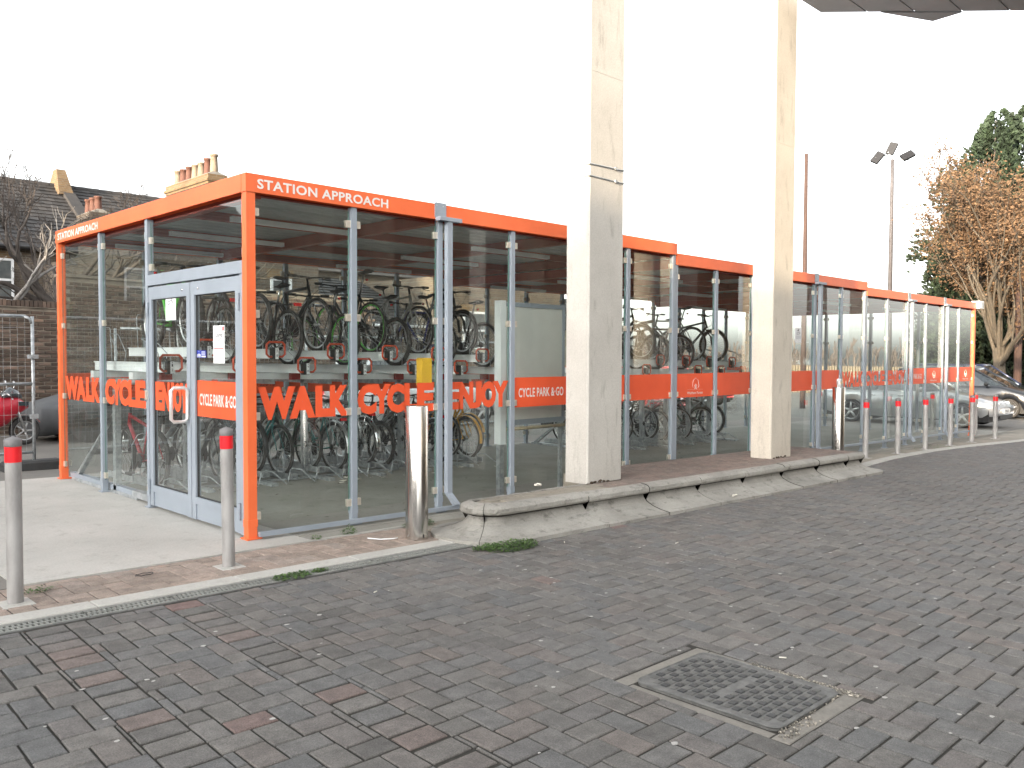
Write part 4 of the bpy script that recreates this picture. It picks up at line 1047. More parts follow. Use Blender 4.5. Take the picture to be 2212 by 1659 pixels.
    if guards:
        for c,a0,a1 in ((ra,.35,3.3),(fa,.2,2.3)):
            m=MB(); n=16; vs=[]
            for i in range(n+1):
                a=a0+(a1-a0)*i/n
                for y_,dr in ((-.028,0),(-.015,.012),(.015,.012),(.028,0)): vs.append((c.x+(R+.014+dr)*cos(a),y_,c.z+(R+.014+dr)*sin(a)))
            m.add(vs,[(i*4+j,i*4+j+1,(i+1)*4+j+1,(i+1)*4+j) for i in range(n) for j in range(3)],True)
            m.tube([(c.x,.05,c.z),(c.x+(R+.01)*cos((a0+a1)/2+.5),.03,c.z+(R+.01)*sin((a0+a1)/2+.5))],.003,4)
            m.build('mudguard',G['black'] if guards is True else (cmat(*guards) if isinstance(guards,tuple) else G[guards]),t)
    if rackb:
        m=MB(); z_=R*2+.06
        for s in (-1,1):
            m.tube([(.18,s*.05,z_),(-.20,s*.06,z_)],.0055,5); m.tube([(-.16,s*.06,z_),(0,s*.07,R)],.005,5); m.tube([(.02,s*.06,z_),(0,s*.07,R)],.005,5)
        for x_ in (-.2,-.1,0,.1,.17): m.tube([(x_,-.055,z_),(x_,.055,z_)],.005,5)
        m.build('rear_rack',G['black'] if rackb is True else G[rackb],t)
        m=MB(); m.bbox((-.235,-.045,z_-.03),(-.205,.045,z_+.01),.005); m.build('rear_reflector',G['redlens'],t)
    elif lamp:
        m=MB(); m.blob((sp_.x-.07,0,sp_.z-.07),.018,.025,.016); m.build('rear_light',G['redlens'],t)
    if basket:
        m=MB(); x0,y0,z0=q.x+.04,-.16,q.z-.22
        for k in range(6):
            zz=z0+.22*k/5; e=.02*k/5; P=[(x0,y0-e,zz),(x0+.22+e,y0-e,zz),(x0+.22+e,-y0+e,zz),(x0,-y0+e,zz)]; m.tube(P,.003,4,closed=True,smooth=False)
        for k in range(7):
            yy=y0+.32*k/6; m.tube([(x0,yy,z0),(x0+.22,yy,z0),(x0+.24,yy*1.06,z0+.22)],.0025,4); 
        m.build('basket',G['black'],t)
    if light=='bag':
        m=MB(); m.bbox((sp_.x-.20,-.05,sp_.z-.05),(sp_.x-.06,.05,sp_.z+.04),.015); m.build('saddle_bag',G['black'],t)
    return t
def up(i,x0=.20):   # position on an upper tray
    X=x0+.385*i; return X,gz(X)+(1.585 if i%2 else 1.42)
def lo(i,x0=.20):
    X=x0+.385*i+.30; return X,gz(X)+(.09 if i%2 else .03)
RZ=pi/2
def place_up(i,flip,x0=.20,**k):
    X,Z_=up(i,x0); y=2.40 if not flip else 3.38
    return dict(loc=(X,y,Z_),rz=RZ if not flip else -RZ)
def place_lo(i,flip,x0=.20,dy=0):
    X,Z_=lo(i,x0); y=3.10+dy if not flip else 4.10+dy
    return dict(loc=(X,y,Z_),rz=RZ if not flip else -RZ)
blk=(.015,.015,.017)
B=make_bike
B('mtb','lime',(.10,.55,.05),'bright green mountain bike on the upper tray behind the door poster',**place_up(1,True),bars='flat',saddle_h=1.0)
B('hybrid','black_gloss',blk,'black bicycle with rear rack seen through the right door leaf, upper tray',**place_up(2,False),rackb=True,guards=False)
B('hybrid','black_gloss',blk,'black bicycle with rear rack just right of the orange corner post, upper tray',**place_up(4,False),rackb=True,bars='flat')
B('hybrid','black_gloss',blk,'black bicycle with flat bars facing out on the upper tray above the W of WALK',**place_up(5,True),bars='flat')
B('hybrid','charcoal',(.04,.04,.045),'charcoal bicycle with green rims on the upper tray above the K of WALK',**place_up(6,False),rim='green_rim')
B('road','black_gloss',blk,'black bicycle with tall saddle and green rims right of the first glass post',**place_up(7,False),rim='green_rim',saddle_h=1.06)
B('mtb','black_gloss',blk,'black mountain bike with low saddle, upper tray above CYCLE',**place_up(8,False),saddle_h=.93)
B('road','silver_bike',(.55,.54,.50),'silver framed bicycle facing out on the upper tray above the yellow box',**place_up(9,True),bars='flat')
B('road','dark_blue',(.02,.03,.22),'dark blue bicycle with a black saddle bag, upper tray right of the downpipe',**place_up(10,False),saddle_h=1.02,light='bag')
B('mtb','black_matt',(.02,.02,.02),'black fat-tyred bicycle facing out on the last upper trays before the notice board',**place_up(11,True))
B('hybrid','black_matt',(.02,.02,.02),'black bicycle on the last upper tray of the near rack',**place_up(12,False))
B('mtb','red_bike',(.40,.015,.03),'red mountain bike at floor level behind the lettering of the short side',**place_lo(0,False),bars='flat',lamp=False)
B('fold','white_bike',(.6,.6,.6),'small white and black bicycle on the lower tray behind the left door leaf',**place_lo(1,False))
B('hybrid','black_gloss',blk,'black bicycle with mudguards on the lower tray behind the right door leaf',**place_lo(2,True),guards=True)
B('step','dark_teal',(.015,.06,.075),'dark teal step-through bicycle beside the orange corner post, lower tray',**place_lo(3,False),guards=True,bars='swept')
B('step','bright_teal',(.02,.17,.17),'teal step-through bicycle facing out with front tyre under the WALK lettering',**place_lo(4,True),bars='flat')
B('dutch','bright_teal2',(.03,.20,.19),'turquoise step-through bicycle with silver rear rack behind the first glass post, lower tray',**place_lo(6,False),rackb='alu',guards='alu',bars='swept')
B('dutch','silver_bike',(.55,.54,.50),'silver city bicycle with chrome mudguards and rear rack under CYCLE',**place_lo(7,False,dy=-.1),rackb='chrome',guards='chrome',bars='swept')
B('mtb','black_gloss',blk,'black bicycle facing out behind the wide stainless bollard, lower tray',**place_lo(8,True))
B('hybrid','black_matt',(.02,.02,.02),'black bicycle with mudguards beside the downpipe, lower tray',**place_lo(9,False),guards=True,basket=False)
B('dutch','black_gloss',blk,'black roadster with pale mudguard and child seat bars behind the J of ENJOY',**place_lo(10,False,dy=-.2),guards='alu',rackb=True,bars='swept')
B('dutch','yellow_bike',(.75,.38,.03),'yellow bicycle with yellow mudguards under the notice board',**place_lo(12,False),guards=('yellow_guard',(.75,.38,.03)),bars='swept')
B('step','yellow_bike',(.75,.38,.03),'yellow bicycle facing out behind the Y of ENJOY',loc=(5.35,4.25,gz(5.3)+.05),rz=-RZ,guards=('yellow_guard',(.75,.38,.03)),bars='swept')
x0=8.15
B('mtb','black_matt',(.02,.02,.02),'black mountain bike just right of the first column, upper tray',**place_up(1,True,x0),rim='alu')
B('mtb','black_gloss',blk,'black fat-tyred bicycle on the upper tray behind the seventh bay post',**place_up(2,False,x0))
B('hybrid','brown_bike',(.12,.05,.03),'brownish bicycle on the upper tray above the tree logo',**place_up(4,False,x0))
B('road','silver_bike',(.55,.54,.50),'slim silver bicycle on the upper tray just left of the second column',**place_up(5,False,x0),saddle_h=1.02)
B('mtb','black_gloss',blk,'black bicycle on the upper tray beside the second column',**place_up(7,True,x0))
B('hybrid','maroon',(.12,.02,.03),'maroon bicycle on the lower tray right of the first column',**place_lo(0,False,x0),bars='flat')
B('road','black_gloss',blk,'thin black road bicycle on the lower tray below the plain orange band',**place_lo(1,False,x0),bars='drop')
B('hybrid','black_matt',(.02,.02,.02),'black bicycle on the lower tray below the tree logo, left one',**place_lo(3,False,x0))
B('mtb','charcoal',(.04,.04,.045),'charcoal mountain bike on the lower tray below the tree logo, right one',**place_lo(4,False,x0))
B('road','silver_bike',(.55,.54,.50),'silver bicycle on the lower tray left of the second column',**place_lo(6,True,x0))
B('hybrid','dark_green',(.01,.07,.04),'dark green bicycle on the lower tray right of the second column',**place_lo(8,False,x0),guards=True)
B('mtb','black_gloss',blk,'black mountain bike on the lower tray farthest along the racks',**place_lo(9,False,x0))
# helmet hung on the small bike
B('hybrid','dark_green',(.01,.07,.04),'dark green bicycle on the lower tray between the silver and turquoise ones',**place_lo(5,False))
B('road','black_gloss',blk,'slim black bicycle on the lower tray just left of the yellow bicycle',**place_lo(11,False))
B('hybrid','charcoal',(.04,.04,.045),'charcoal bicycle on the upper tray between the first and second glass posts',**place_up(3,False))
t=thing('cycle_helmet','grey and black cycle helmet hanging on the small white bicycle','helmet',(lo(1)[0],3.0,.66),.3)
m=MB(); vs=[]; 
m.lathe([(.105,0),(.11,.03),(.10,.07),(.07,.105),(.03,.12),(.0,.122)],n=18); h_=m.build('shell',cmat('helmet_grey',(.30,.32,.34)),t); 
m=MB()
for k in range(5): 
    yy=-.06+.03*k; m.tube([(-.10,yy,.05),(-.05,yy*.9,.105),(.05,yy*.9,.105),(.10,yy,.05)],.009,5)
m.build('vent_ribs',G['black'],t)

# ------------------------------------------------------------------ yard behind: fence panels, wall, covered car, scooter
def heras(x,y,label,w=3.4,h=2.0,rz=0,block=True):
    t=thing('mesh_fence_panel',label,'fence',(x,y,gz(x)),rz,'temporary mesh fence panels')
    m=MB(); z0=.12
    m.tube([(0,0,z0-.1),(0,0,h)],.021,8); m.tube([(-w,0,z0-.1),(-w,0,h)],.021,8); m.tube([(-.08,0,h),(-w+.08,0,h)],.020,8); m.tube([(0,0,h-.1),(-.03,0,h-.03),(-.1,0,h)],.02,8); m.tube([(0,0,.22),(-w,0,.22)],.018,8); m.tube([(0,0,1.12),(-w,0,1.12)],.018,8)
    m.build('panel_frame',G['galv'],t)
    m=MB(); k=.09
    while k<w: m.tube([(-k,0,z0+.1),(-k,0,h)],.0022,3,caps=False); k+=.085
    for zz in (.45,.72,1.0,1.35,1.6,1.85): m.tube([(0,0,zz),(-w,0,zz)],.0025,3,caps=False)
    m.build('wire_mesh',G['galv'],t)
    m=MB(); m.box((-.05,-.07,1.45),(.05,.07,1.50)); m.box((-.04,-.03,.66),(.05,.03,.72)); m.build('coupler',G['galv'],t)
    if block:
        for xx in (0,-w):
            m=MB(); m.bbox((xx-.38,-.11,-.02),(xx+.32,.13,.115),.03); m.build('foot_block',cmat('block_grey',(.05,.05,.05),.9,0,0),t)
heras(.02,5.90,'mesh fence panel left of the shelter in front of the red motorbike')
for i,(xx,yy) in enumerate(((5.0,7.4),(8.45,7.5),(11.9,7.45))):
    heras(xx,yy,('wire mesh fence panel seen through the glass below the racks, nearest','wire mesh fence panel behind the shelter, middle one of three','wire mesh fence panel behind the shelter, farthest one of three')[i])
# old brick garden wall, laid brick by brick
wall=thing('garden_wall','old dark brick garden wall with a course of bricks on edge behind the yard','wall',(0,0,0))
WY=11.5
tf=lambda p:(p[0],p[1],p[2]+gz(p[0]))
m=MB(); m.box((-7,WY+.02,-.1),(9.4,WY+.24,2.42),tf); m.box((2.05,WY+.02,2.4),(9.4,WY+.24,3.05),tf); m.build('mortar',G['wallmortar'],wall)
br=[]; rb=random.Random(5)
for k in range(41):
    z_=.02+k*.0755
    x=-6.9+(0 if k%2 else .115)
    while x<9.3:
        top=2.40 if x<2.0 else 3.03
        if z_+.07<top: br.append((math.hypot(x-.9,z_-2.0) if x>-.3 else 99,x,z_))
        x+=.231
br.sort(); rest=MB()
def brick(mb,x,z_):
    mb.tone=rb.random(); j=rb.uniform(-.006,.008)
    mb.bbox((x+rb.uniform(0,.008),WY-.0,z_+rb.uniform(0,.005)),(x+.218,WY+.03,z_+.064),.003,lambda p:(p[0],p[1]+j*-1,p[2]+gz(p[0])))
def fbrick(mb,x,z_):
    mb.tone=rb.random()**1.3; j=rb.uniform(-.008,.010); w_=.007; x1=x+.219-rb.uniform(0,.008); z1=z_+.065-rb.uniform(0,.005); g=gz(x); y0=WY-j
    mb.add([(x,WY+.03,z_+g),(x1,WY+.03,z_+g),(x1,WY+.03,z1+g),(x,WY+.03,z1+g),(x+w_,y0,z_+w_+g),(x1-w_,y0,z_+w_+g),(x1-w_,y0,z1-w_+g),(x+w_,y0,z1-w_+g)],[(0,1,5,4),(1,2,6,5),(2,3,7,6),(3,0,4,7),(4,5,6,7)],False)
for n_,(d,x,z_) in enumerate(br):
    if n_<299-40: m=MB(); fbrick(m,x,z_); m.build('brick',G['brick'],wall)
    else: fbrick(rest,x,z_)
o=rest.build('brickwork',G['brick'],wall); o['kind']='stuff'
x=-6.9; m=MB(); n_=0
cop=MB()
while x<2.0:
    q=cop if x<-.6 else MB(); q.tone=rb.random(); g=gz(x); q.bbox((x+.004,WY-.03,2.425+g),(x+.066,WY+.27,2.54+g+rb.uniform(-.01,.01)),.006)
    if x>=-.6: q.build('coping_brick',G['brick'],wall)
    x+=.075
o=cop.build('coping',G['brick'],wall); o['kind']='stuff'
m=MB(); m.box((-7,WY-.02,2.405),(2.0,WY+.26,2.424),tf); m.box((2.03,WY-.03,3.05),(9.4,WY+.28,3.10),tf); m.build('coping_bed',G['wallmortar'],wall)

# covered car
def loft(sections,closed_ends=True):
    m=MB(); n=len(sections[0]); vs=[p for s_ in sections for p in s_]
    fs=[(i*n+j,(i+1)*n+j,(i+1)*n+(j+1)%n,i*n+(j+1)%n) for i in range(len(sections)-1) for j in range(n)]
    if closed_ends: fs+= [tuple(range(n)),tuple((len(sections)-1)*n+j for j in range(n))[::-1]]
    m.add(vs,fs,True); return m
t=thing('covered_car','car hidden under a loose grey fabric cover beside the brick wall','car',(0,0,gz(3)))
S=[]; rc=random.Random(9)
prof_c=[(1.15,.62,.66),(1.3,.78,.72),(1.7,.85,.82),(2.2,.88,.93),(2.6,.88,1.08),(3.0,.84,1.30),(3.5,.82,1.42),(4.2,.82,1.42),(4.8,.84,1.30),(5.2,.85,1.02),(5.6,.82,.90),(5.8,.6,.70)]
xs_=[1.12+i*.12 for i in range(40)]
for x in xs_:
    for (a,b,c),(d,e,f_) in zip(prof_c,prof_c[1:]):
        if x<=d: q=(x-a)/(d-a); q=max(0,q); hw=b+(e-b)*q; hh=c+(f_-c)*q; break
    else: hw,hh=.6,.7
    sec_=[]; cy=9.25+.85; wr=.05*sin(x*9)+.03*sin(x*21)
    for j in range(24):
        a=2*pi*j/24; ca,sa=cos(a),sin(a)
        yy=(abs(ca)**.62)*(1 if ca>0 else -1)*(hw+.03*sin(x*9+a*3)); zz=(abs(sa)**.72)*(1 if sa>0 else -1)
        z_=.60+(hh-.60)*zz if zz>0 else .60+.47*zz
        if zz<0: yy*=1+.07*wr*8*(-zz)
        if zz>0: yy*=1-.25*max(0,(hh-.95))/.5*zz
        sec_.append((x,cy+yy,z_+.025*sin(x*7+a*2)*(1 if zz<0 else .3)))
    S.append(sec_)
m=loft(S); m.build('fabric_cover',G['cover'],t)
for x in (1.85,4.75):
    for y in (9.35,10.85): m=MB(); m.lathe([(.0,-.1),(.29,-.1),(.31,-.06),(.31,.06),(.29,.1),(.0,.1)],(x,y,.31),axis='y',n=20); m.build('tyre',G['rubber'],t)

# red motorbike
t=thing('motorbike','red sports motorbike parked behind the mesh fence panel','motorbike',(-.30,9.2,gz(0))); t.scale=(.82,.82,.82)
def wheelm(x):
    m=MB(); m.lathe([(.235+.055*cos(a*pi/4),.055*sin(a*pi/4)) for a in range(-1,10)],(x,0,.29),axis='y',n=28); w_=m.build('wheel',G['rubber'],t)
    m=MB(); m.lathe([(.2,-.035),(.185,-.04),(.18,0),(.185,.04),(.2,.035)],(x,0,.29),axis='y',n=28)
    for k in range(5):
        a=k*2*pi/5; m.tube([(x,0,.29),(x+.19*cos(a),0,.29+.19*sin(a))],.018,6)
    m.lathe([(.0,-.05),(.04,-.05),(.04,.05),(.0,.05)],(x,0,.29),axis='y',n=12); m.build('rim',G['alu'],w_)
wheelm(0); wheelm(1.32)
redm=cmat('motor_red',(.50,.012,.03))
sec_=[]
for x,w_,z0,z1 in ((-.35,.05,.80,.86),(-.1,.12,.70,.88),(.2,.16,.55,.84),(.45,.20,.34,.92),(.75,.22,.30,.98),(1.0,.20,.42,1.0),(1.2,.15,.62,.96),(1.38,.05,.74,.84)):
    sec_.append([(x,w_*cos(2*pi*j/12),(z0+z1)/2+(z1-z0)/2*sin(2*pi*j/12)) for j in range(12)])
loft(sec_).build('fairing',redm,t)
m=MB(); m.add([(1.28,-.13,.80),(1.40,-.03,.76),(1.38,-.03,.86),(1.18,-.165,.90)],[(0,1,2,3)]); m.box((1.18,-.165,.80),(1.36,-.10,.88)); m.build('headlamp',G['carglass'],t)
m=MB(); sec_=[[(x,w_*cos(2*pi*j/10),z0+.16*sin(2*pi*j/10)*q) for j in range(10)] for x,w_,z0,q in ((.9,.16,1.0,.3),(1.05,.15,1.06,.8),(1.2,.10,1.02,.6),(1.28,.03,.98,.2))]
loft(sec_).build('windscreen',G['carglass'],t)
m=MB()
for s in (-1,1): m.tube([(1.08,s*.09,.95),(1.32,s*.09,.29)],.024,8); m.tube([(.95,s*.1,1.08),(.98,s*.34,1.02)],.014,6); m.tube([(1.05,s*.2,1.05),(1.08,s*.28,1.22)],.008,5); m.blob((1.06,s*.30,1.26),.02,.07,.045)
m.tube([(.45,-.15,.4),(0,-.1,.29)],.03,6); m.tube([(.5,-.18,.3),(-.2,-.2,.42)],.045,8); m.build('forks_and_bars',G['alu'],t)
m=MB(); m.bbox((-.30,-.13,.84),(.35,.13,.93),.03); m.build('seat',G['black'],t)
m=MB(); n=10; vs=[]
for i in range(n+1):
    a=.5+1.6*i/n
    for y_ in (-.06,.06): vs.append((1.32+.32*cos(a),y_,.29+.32*sin(a)))
m.add(vs,[(i*2,i*2+1,i*2+3,i*2+2) for i in range(n)],True); m.build('mudguard',redm,t)

# ------------------------------------------------------------------ cars
def car(name,label,loc,rz,paint,L=4.75,Wd=1.8,Hh=1.46,kind='saloon',plate=None,grille=True,cat='car'):
    t=thing(name,label,cat,loc,rz); hw=Wd/2; P=G[paint] if paint in G else paint
    # x forward; wheels
    fx,rx=L/2-.82,-L/2+1.02; wr=.325
    belt=.90 if kind!='mpv' else 1.02
    def hood(x):
        if kind=='mpv': pts=((-L/2,.95),(-L/2+.1,1.04),(L/2-1.1,1.06),(L/2-.35,.84),(L/2-.06,.70),(L/2,.52))
        else: pts=((-L/2,.66),(-L/2+.06,.88),(-L/2+.8,.95),(L/2-1.45,.95),(L/2-.5,.80),(L/2-.12,.68),(L/2,.52))
        for (a,b),(c,d) in zip(pts,pts[1:]):
            if x<=c: return b+(d-b)*max(0,(x-a)/(c-a))
        return pts[-1][1]
    S=[]; n=46; NS=14
    m=MB(); rows=[]
    for i in range(n+1):
        x=-L/2+L*i/n; e=min(1,(x+L/2)/.55); e2=min(1,(L/2-x)/.75)
        wid=hw*(1-.16*(1-e)**2-.24*(1-e2)**2); top=hood(x)
        arch=0
        for wx in (fx,rx):
            d=abs(x-wx)
            if d<.385: arch=max(arch,sqrt(.385**2-d*d)+wr-.03)
        zb=.20 if (e>=1 and e2>=1) else .24+.10*(1-min(e,e2))
        zb2=max(zb,arch)
        prof_=[(.93,zb2),(.985,max(zb2,.38)),(1.0,max(zb2+.005,.58)),(.985,max(zb2+.01,top*.90)),(.93,top*.97+.0),(.62,top+.012),(0,top+.02)]
        row=[(x,-wid*a,b) for a,b in prof_]+[(x,wid*a,b) for a,b in prof_[-2::-1]]
        rows.append(row)
    k=len(rows[0]); m.add([p for r_ in rows for p in r_],[(i*k+j,(i+1)*k+j,(i+1)*k+j+1,i*k+j+1) for i in range(n) for j in range(k-1)]+[tuple(range(k))[::-1],tuple(n*k+j for j in range(k))],True)
    m.build('body',P,t)
    m=MB(); m.box((-L/2+.15,-hw+.12,.17),(L/2-.2,hw-.12,.5)); m.build('underside',G['black'],t)
    # glasshouse
    if kind=='mpv': base=(-L/2+.12,L/2-.95); roof=(-L/2+.35,L/2-1.95)
    elif kind=='estate': base=(-L/2+.10,L/2-1.30); roof=(-L/2+.45,L/2-2.05)
    else: base=(-L/2+.55,L/2-1.32); roof=(-L/2+1.25,L/2-2.10)
    bz=hood(0)-.02; gw=hw*.90; rw=hw*.70
    m=MB(); q=[(base[0],-gw*.9),(base[0]+.3,-gw),(base[1]-.5,-gw),(base[1],-gw*.72),(base[1],gw*.72),(base[1]-.5,gw),(base[0]+.3,gw),(base[0],gw*.9)]
    p2=[(roof[0],-rw*.92),(roof[0]+.2,-rw),(roof[1]-.2,-rw),(roof[1],-rw*.85),(roof[1],rw*.85),(roof[1]-.2,rw),(roof[0]+.2,rw),(roof[0],rw*.92)]
    rz_=Hh-.055
    m.add([(a,b,bz) for a,b in q]+[(a,b,rz_) for a,b in p2],[(i,(i+1)%8,8+(i+1)%8,8+i) for i in range(8)],False); m.build('windows',G['carglass'],t)
    m=MB(); m.add([(a,b,rz_-.004) for a,b in p2]+[(a*.985,b*.93,Hh) for a,b in p2],[(i,(i+1)%8,8+(i+1)%8,8+i) for i in range(8)]+[tuple(range(8,16))],True)
    m.build('roof',P,t)
    m=MB()
    for s in (-1,1):
        m.tube([(base[1],s*gw*.74,bz),(roof[1],s*rw*.87,rz_)],.032,6); m.tube([(base[0],s*gw*.92,bz),(roof[0],s*rw*.94,rz_)],.05,6)
        for fr in (.42,.72): 
            xb=base[0]+(base[1]-base[0])*fr-.1; xt=roof[0]+(roof[1]-roof[0])*(fr+.05)-.1; m.tube([(xb,s*(gw+.003),bz),(xt,s*(rw+.006),rz_)],.03,6)
        m.tube([(roof[0],s*rw*.95,rz_),(roof[0]+.2,s*rw,rz_),(roof[1]-.2,s*rw,rz_),(roof[1],s*rw*.87,rz_)],.022,6)
    m.build('pillars',P,t)
    m=MB()
    for s in (-1,1):
        m.tube([(base[0]+.2,s*(gw+.012),bz+.01),(base[1]-.45,s*(gw+.012),bz+.01)],.009,5)
        for fr in (.50,.78): m.tube([(base[0]+(base[1]-base[0])*fr-.5,s*(hw*.985+.018),bz-.13),(base[0]+(base[1]-base[0])*fr-.3,s*(hw*.985+.018),bz-.13)],.014,6)
    m.build('chrome_trim',G['chrome'],t)
    for s in (-1,1):
        for wx in (fx,rx):
            m=MB(); m.lathe([(wr-.07,-.09),(wr-.02,-.105),(wr,-.08),(wr,.08),(wr-.02,.105),(wr-.07,.09)],(wx,s*(hw-.12),wr),axis='y',n=28); w_=m.build('wheel',G['rubber'],t)
            m=MB(); yo=s*(hw-.03)
            m.lathe([(wr-.065,0),(wr-.085,-.01*s),(wr-.10,-.05*s)],(wx,yo,wr),axis='y',n=24)
            for kk in range(5):
                a=kk*2*pi/5+.3; m.tube([(wx,yo-.01*s,wr),(wx+(wr-.08)*cos(a),yo-.012*s,wr+(wr-.08)*sin(a))],[.04,.028],6)
            m.lathe([(.0,.0),(.06,0),(.06,-.04*s)],(wx,yo,wr),axis='y',n=12); m.build('rim',G['alu'],w_)
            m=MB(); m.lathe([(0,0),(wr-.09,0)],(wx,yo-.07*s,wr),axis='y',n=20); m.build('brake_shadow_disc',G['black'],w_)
        m=MB(); m.blob((base[1]-.52,s*(gw+.14),bz+.07),.07,.11,.07,10,6); m.box((base[1]-.55,min(s*gw,s*(gw+.1)),bz+.02),(base[1]-.50,max(s*gw,s*(gw+.1)),bz+.06)); m.build('door_mirror',G['black'] if kind=='mpv' else P,t)
        m=MB(); zz=hood(L/2-.25)-.05
        m.blob((L/2-.27,s*hw*.66,zz-.05),.20,.17,.085,12,6); m.build('headlight',G['lamp_glass'] if 'lamp_glass' in G else G.setdefault('lamp_glass',mat('headlight_glass',(.55,.57,.6),(.3,.32,.34),.08,ns=25,coat=1)),t)
        m=MB(); m.blob((L/2-.13,s*hw*.66,.36),.07,.10,.05,8,5); m.build('fog_lamp',G['black'],t)
        m=MB(); m.blob((-L/2+.08,s*hw*.80,.75),.06,.14,.09,8,5); m.build('tail_light',G['redlens'],t)
    if grille:
        m=MB(); g0=L/2-.055
        m.tube([(g0-.07,-.27,.70),(g0,-.20,.50),(g0,.20,.50),(g0-.07,.27,.70)],.014,6,closed=True)
        for kk in range(4): m.tube([(g0-.01*kk,-.21-.015*kk,.535+.042*kk),(g0+.02-.01*kk,0,.535+.042*kk),(g0-.01*kk,.21+.015*kk,.535+.042*kk)],.009,5)
        m.build('grille',G['chrome'],t)
    m=MB(); m.box((L/2-.05,-.55,.26),(L/2+.012,.55,.36)); m.build('lower_intake',G['black'],t)
    if plate:
        m=MB(); m.box((L/2+.0,-.26,.40),(L/2+.022,.26,.505)); pl=m.build('number_plate',G['white'],t)
        m=MB(); letter(m,plate,lambda a,b:(L/2+.0235,a,b),-.20,.16,.425,.485); m.build('plate_text',G['ink'],pl)
    return t
G['silver']=mat('silver_car_paint',(.56,.57,.58),(.50,.51,.52),.28,metal=.6,ns=4,coat=1)
G['darknavy']=mat('dark_car_paint',(.014,.016,.022),(.012,.014,.018),.3,metal=.0,ns=4,coat=1)
G['navy']=mat('navy_car_paint',(.015,.02,.06),(.012,.016,.05),.25,metal=.3,coat=1)
G['redcar']=mat('red_car_paint',(.40,.02,.02),(.35,.015,.015),.3,coat=1)
car('parked_car','silver saloon car with chrome grille parked nose out beyond the shelter end',(21.95,2.75,gz(22)),-pi/2,'silver',L=4.85,Wd=1.82,Hh=1.45,plate='yr')
car('parked_car','dark grey people carrier parked just beyond the silver saloon',(28.3,3.25,gz(28)),-pi/2,'darknavy',L=4.7,Wd=1.85,Hh=1.62,kind='mpv',grille=False)
car('parked_car','dark blue car behind the grey people carrier, at the right edge',(31.6,3.9,gz(31)),-pi/2,'navy',L=4.5,Wd=1.85,Hh=1.78,kind='mpv',grille=False)
car('parked_car','red hatchback seen through the far shelter bays',(17.0,9.6,gz(17)),-pi/2,'redcar',L=4.1,Wd=1.75,Hh=1.47,kind='estate')
car('parked_car','white van-like car seen low through the near racks behind the mesh fence',(9.3,9.6,gz(9)),0,mat('white_car_paint',(.62,.64,.66),(.58,.6,.62),.3,coat=1),L=4.4,Wd=1.8,Hh=1.6,kind='estate')
car('parked_car','second red car in the car park behind the far shelter end',(24.5,12.5,gz(24)),-pi/2,'redcar',L=4.2,Wd=1.75,Hh=1.5,kind='estate',grille=False)
car('parked_car','silver hatchback between the red cars behind the shelter',(20.6,11.0,gz(20)),-pi/2,'silver',L=4.1,Wd=1.75,Hh=1.5,kind='estate',grille=False)
car('parked_car','silver estate parked across the road from the shelter',(19.5,-13.5,gz(19)),0,'silver',L=4.6,kind='estate')
car('parked_car','red car parked across the road in the car park',(26.0,-14.5,gz(26)),0,'redcar',L=4.2,kind='estate')
car('parked_car','dark car parked across the road beyond the red one',(33.0,-15.5,gz(33)),0,'darknavy',L=4.4,kind='estate')

# ------------------------------------------------------------------ houses and chimneys
def window(bd,x0,x1,z0,z1,y,face=-1,axis='x'):
    m=MB(); d=.06*face; e=.07
    def q(a,b,c,dd,y0,y1):
        if axis=='x': m.box((a,min(y0,y1),c),(b,max(y0,y1),dd))
        else: m.box((min(y0,y1),a,c),(max(y0,y1),b,dd))
    for a,b,c,dd in ((x0,x0+e,z0,z1),(x1-e,x1,z0,z1),(x0+e,x1-e,z1-e,z1),(x0+e,x1-e,z0,z0+e),(x0+e,x1-e,(z0+z1)/2-e/2,(z0+z1)/2+e/2)): q(a,b,c,dd,y+face*.01,y+face*.07)
    fr=m.build('window',G['upvc'],bd)
    m=MB(); q(x0+e,x1-e,z0+e,z1-e,y+face*.012,y+face*.03); m.build('pane',G['winglass'],fr)
    m=MB(); q(x0-.08,x1+.08,z0-.12,z0-.005,y+face*.005,y+face*.12); m.build('sill',G['render'],fr)
    m=MB(); q(x0-.08,x1+.08,z1+.005,z1+.24,y+face*.004,y+face*.012); m.build('brick_arch',G['yellowbrick'],fr)
def tiled_roof(bd,x0,x1,y0,z0,y1,z1,name='roof',tile=.30,gauge=.28,near=None):
    rr=random.Random(2); m=MB(); L=sqrt((y1-y0)**2+(z1-z0)**2); uy,uz=(y1-y0)/L,(z1-z0)/L; ny,nz=(-uz,uy) if y1>y0 else (uz,-uy)
    if nz<0: ny,nz=-ny,-nz
    m.tone=.5; k=0; t_=0
    while t_<L:
        x=x0-(.5*tile if k%2 else 0)
        while x<x1:
            a,b=max(x,x0)+.004,min(x+tile,x1)-.004
            if b-a>.02:
                m.tone=rr.random(); t1=min(t_+gauge+.03,L); h0=.035+rr.uniform(0,.012); h1=.008
                P=[(a,y0+uy*t_+ny*h0,z0+uz*t_+nz*h0),(b,y0+uy*t_+ny*h0,z0+uz*t_+nz*h0),(b,y0+uy*t1+ny*h1,z0+uz*t1+nz*h1),(a,y0+uy*t1+ny*h1,z0+uz*t1+nz*h1),(a,y0+uy*t_,z0+uz*t_),(b,y0+uy*t_,z0+uz*t_)]
                m.add(P,[(0,1,2,3),(4,5,1,0)],False)
            x+=tile
        t_+=gauge; k+=1
    o=m.build(name,G['slate'],bd); o['kind']='stuff'; return o
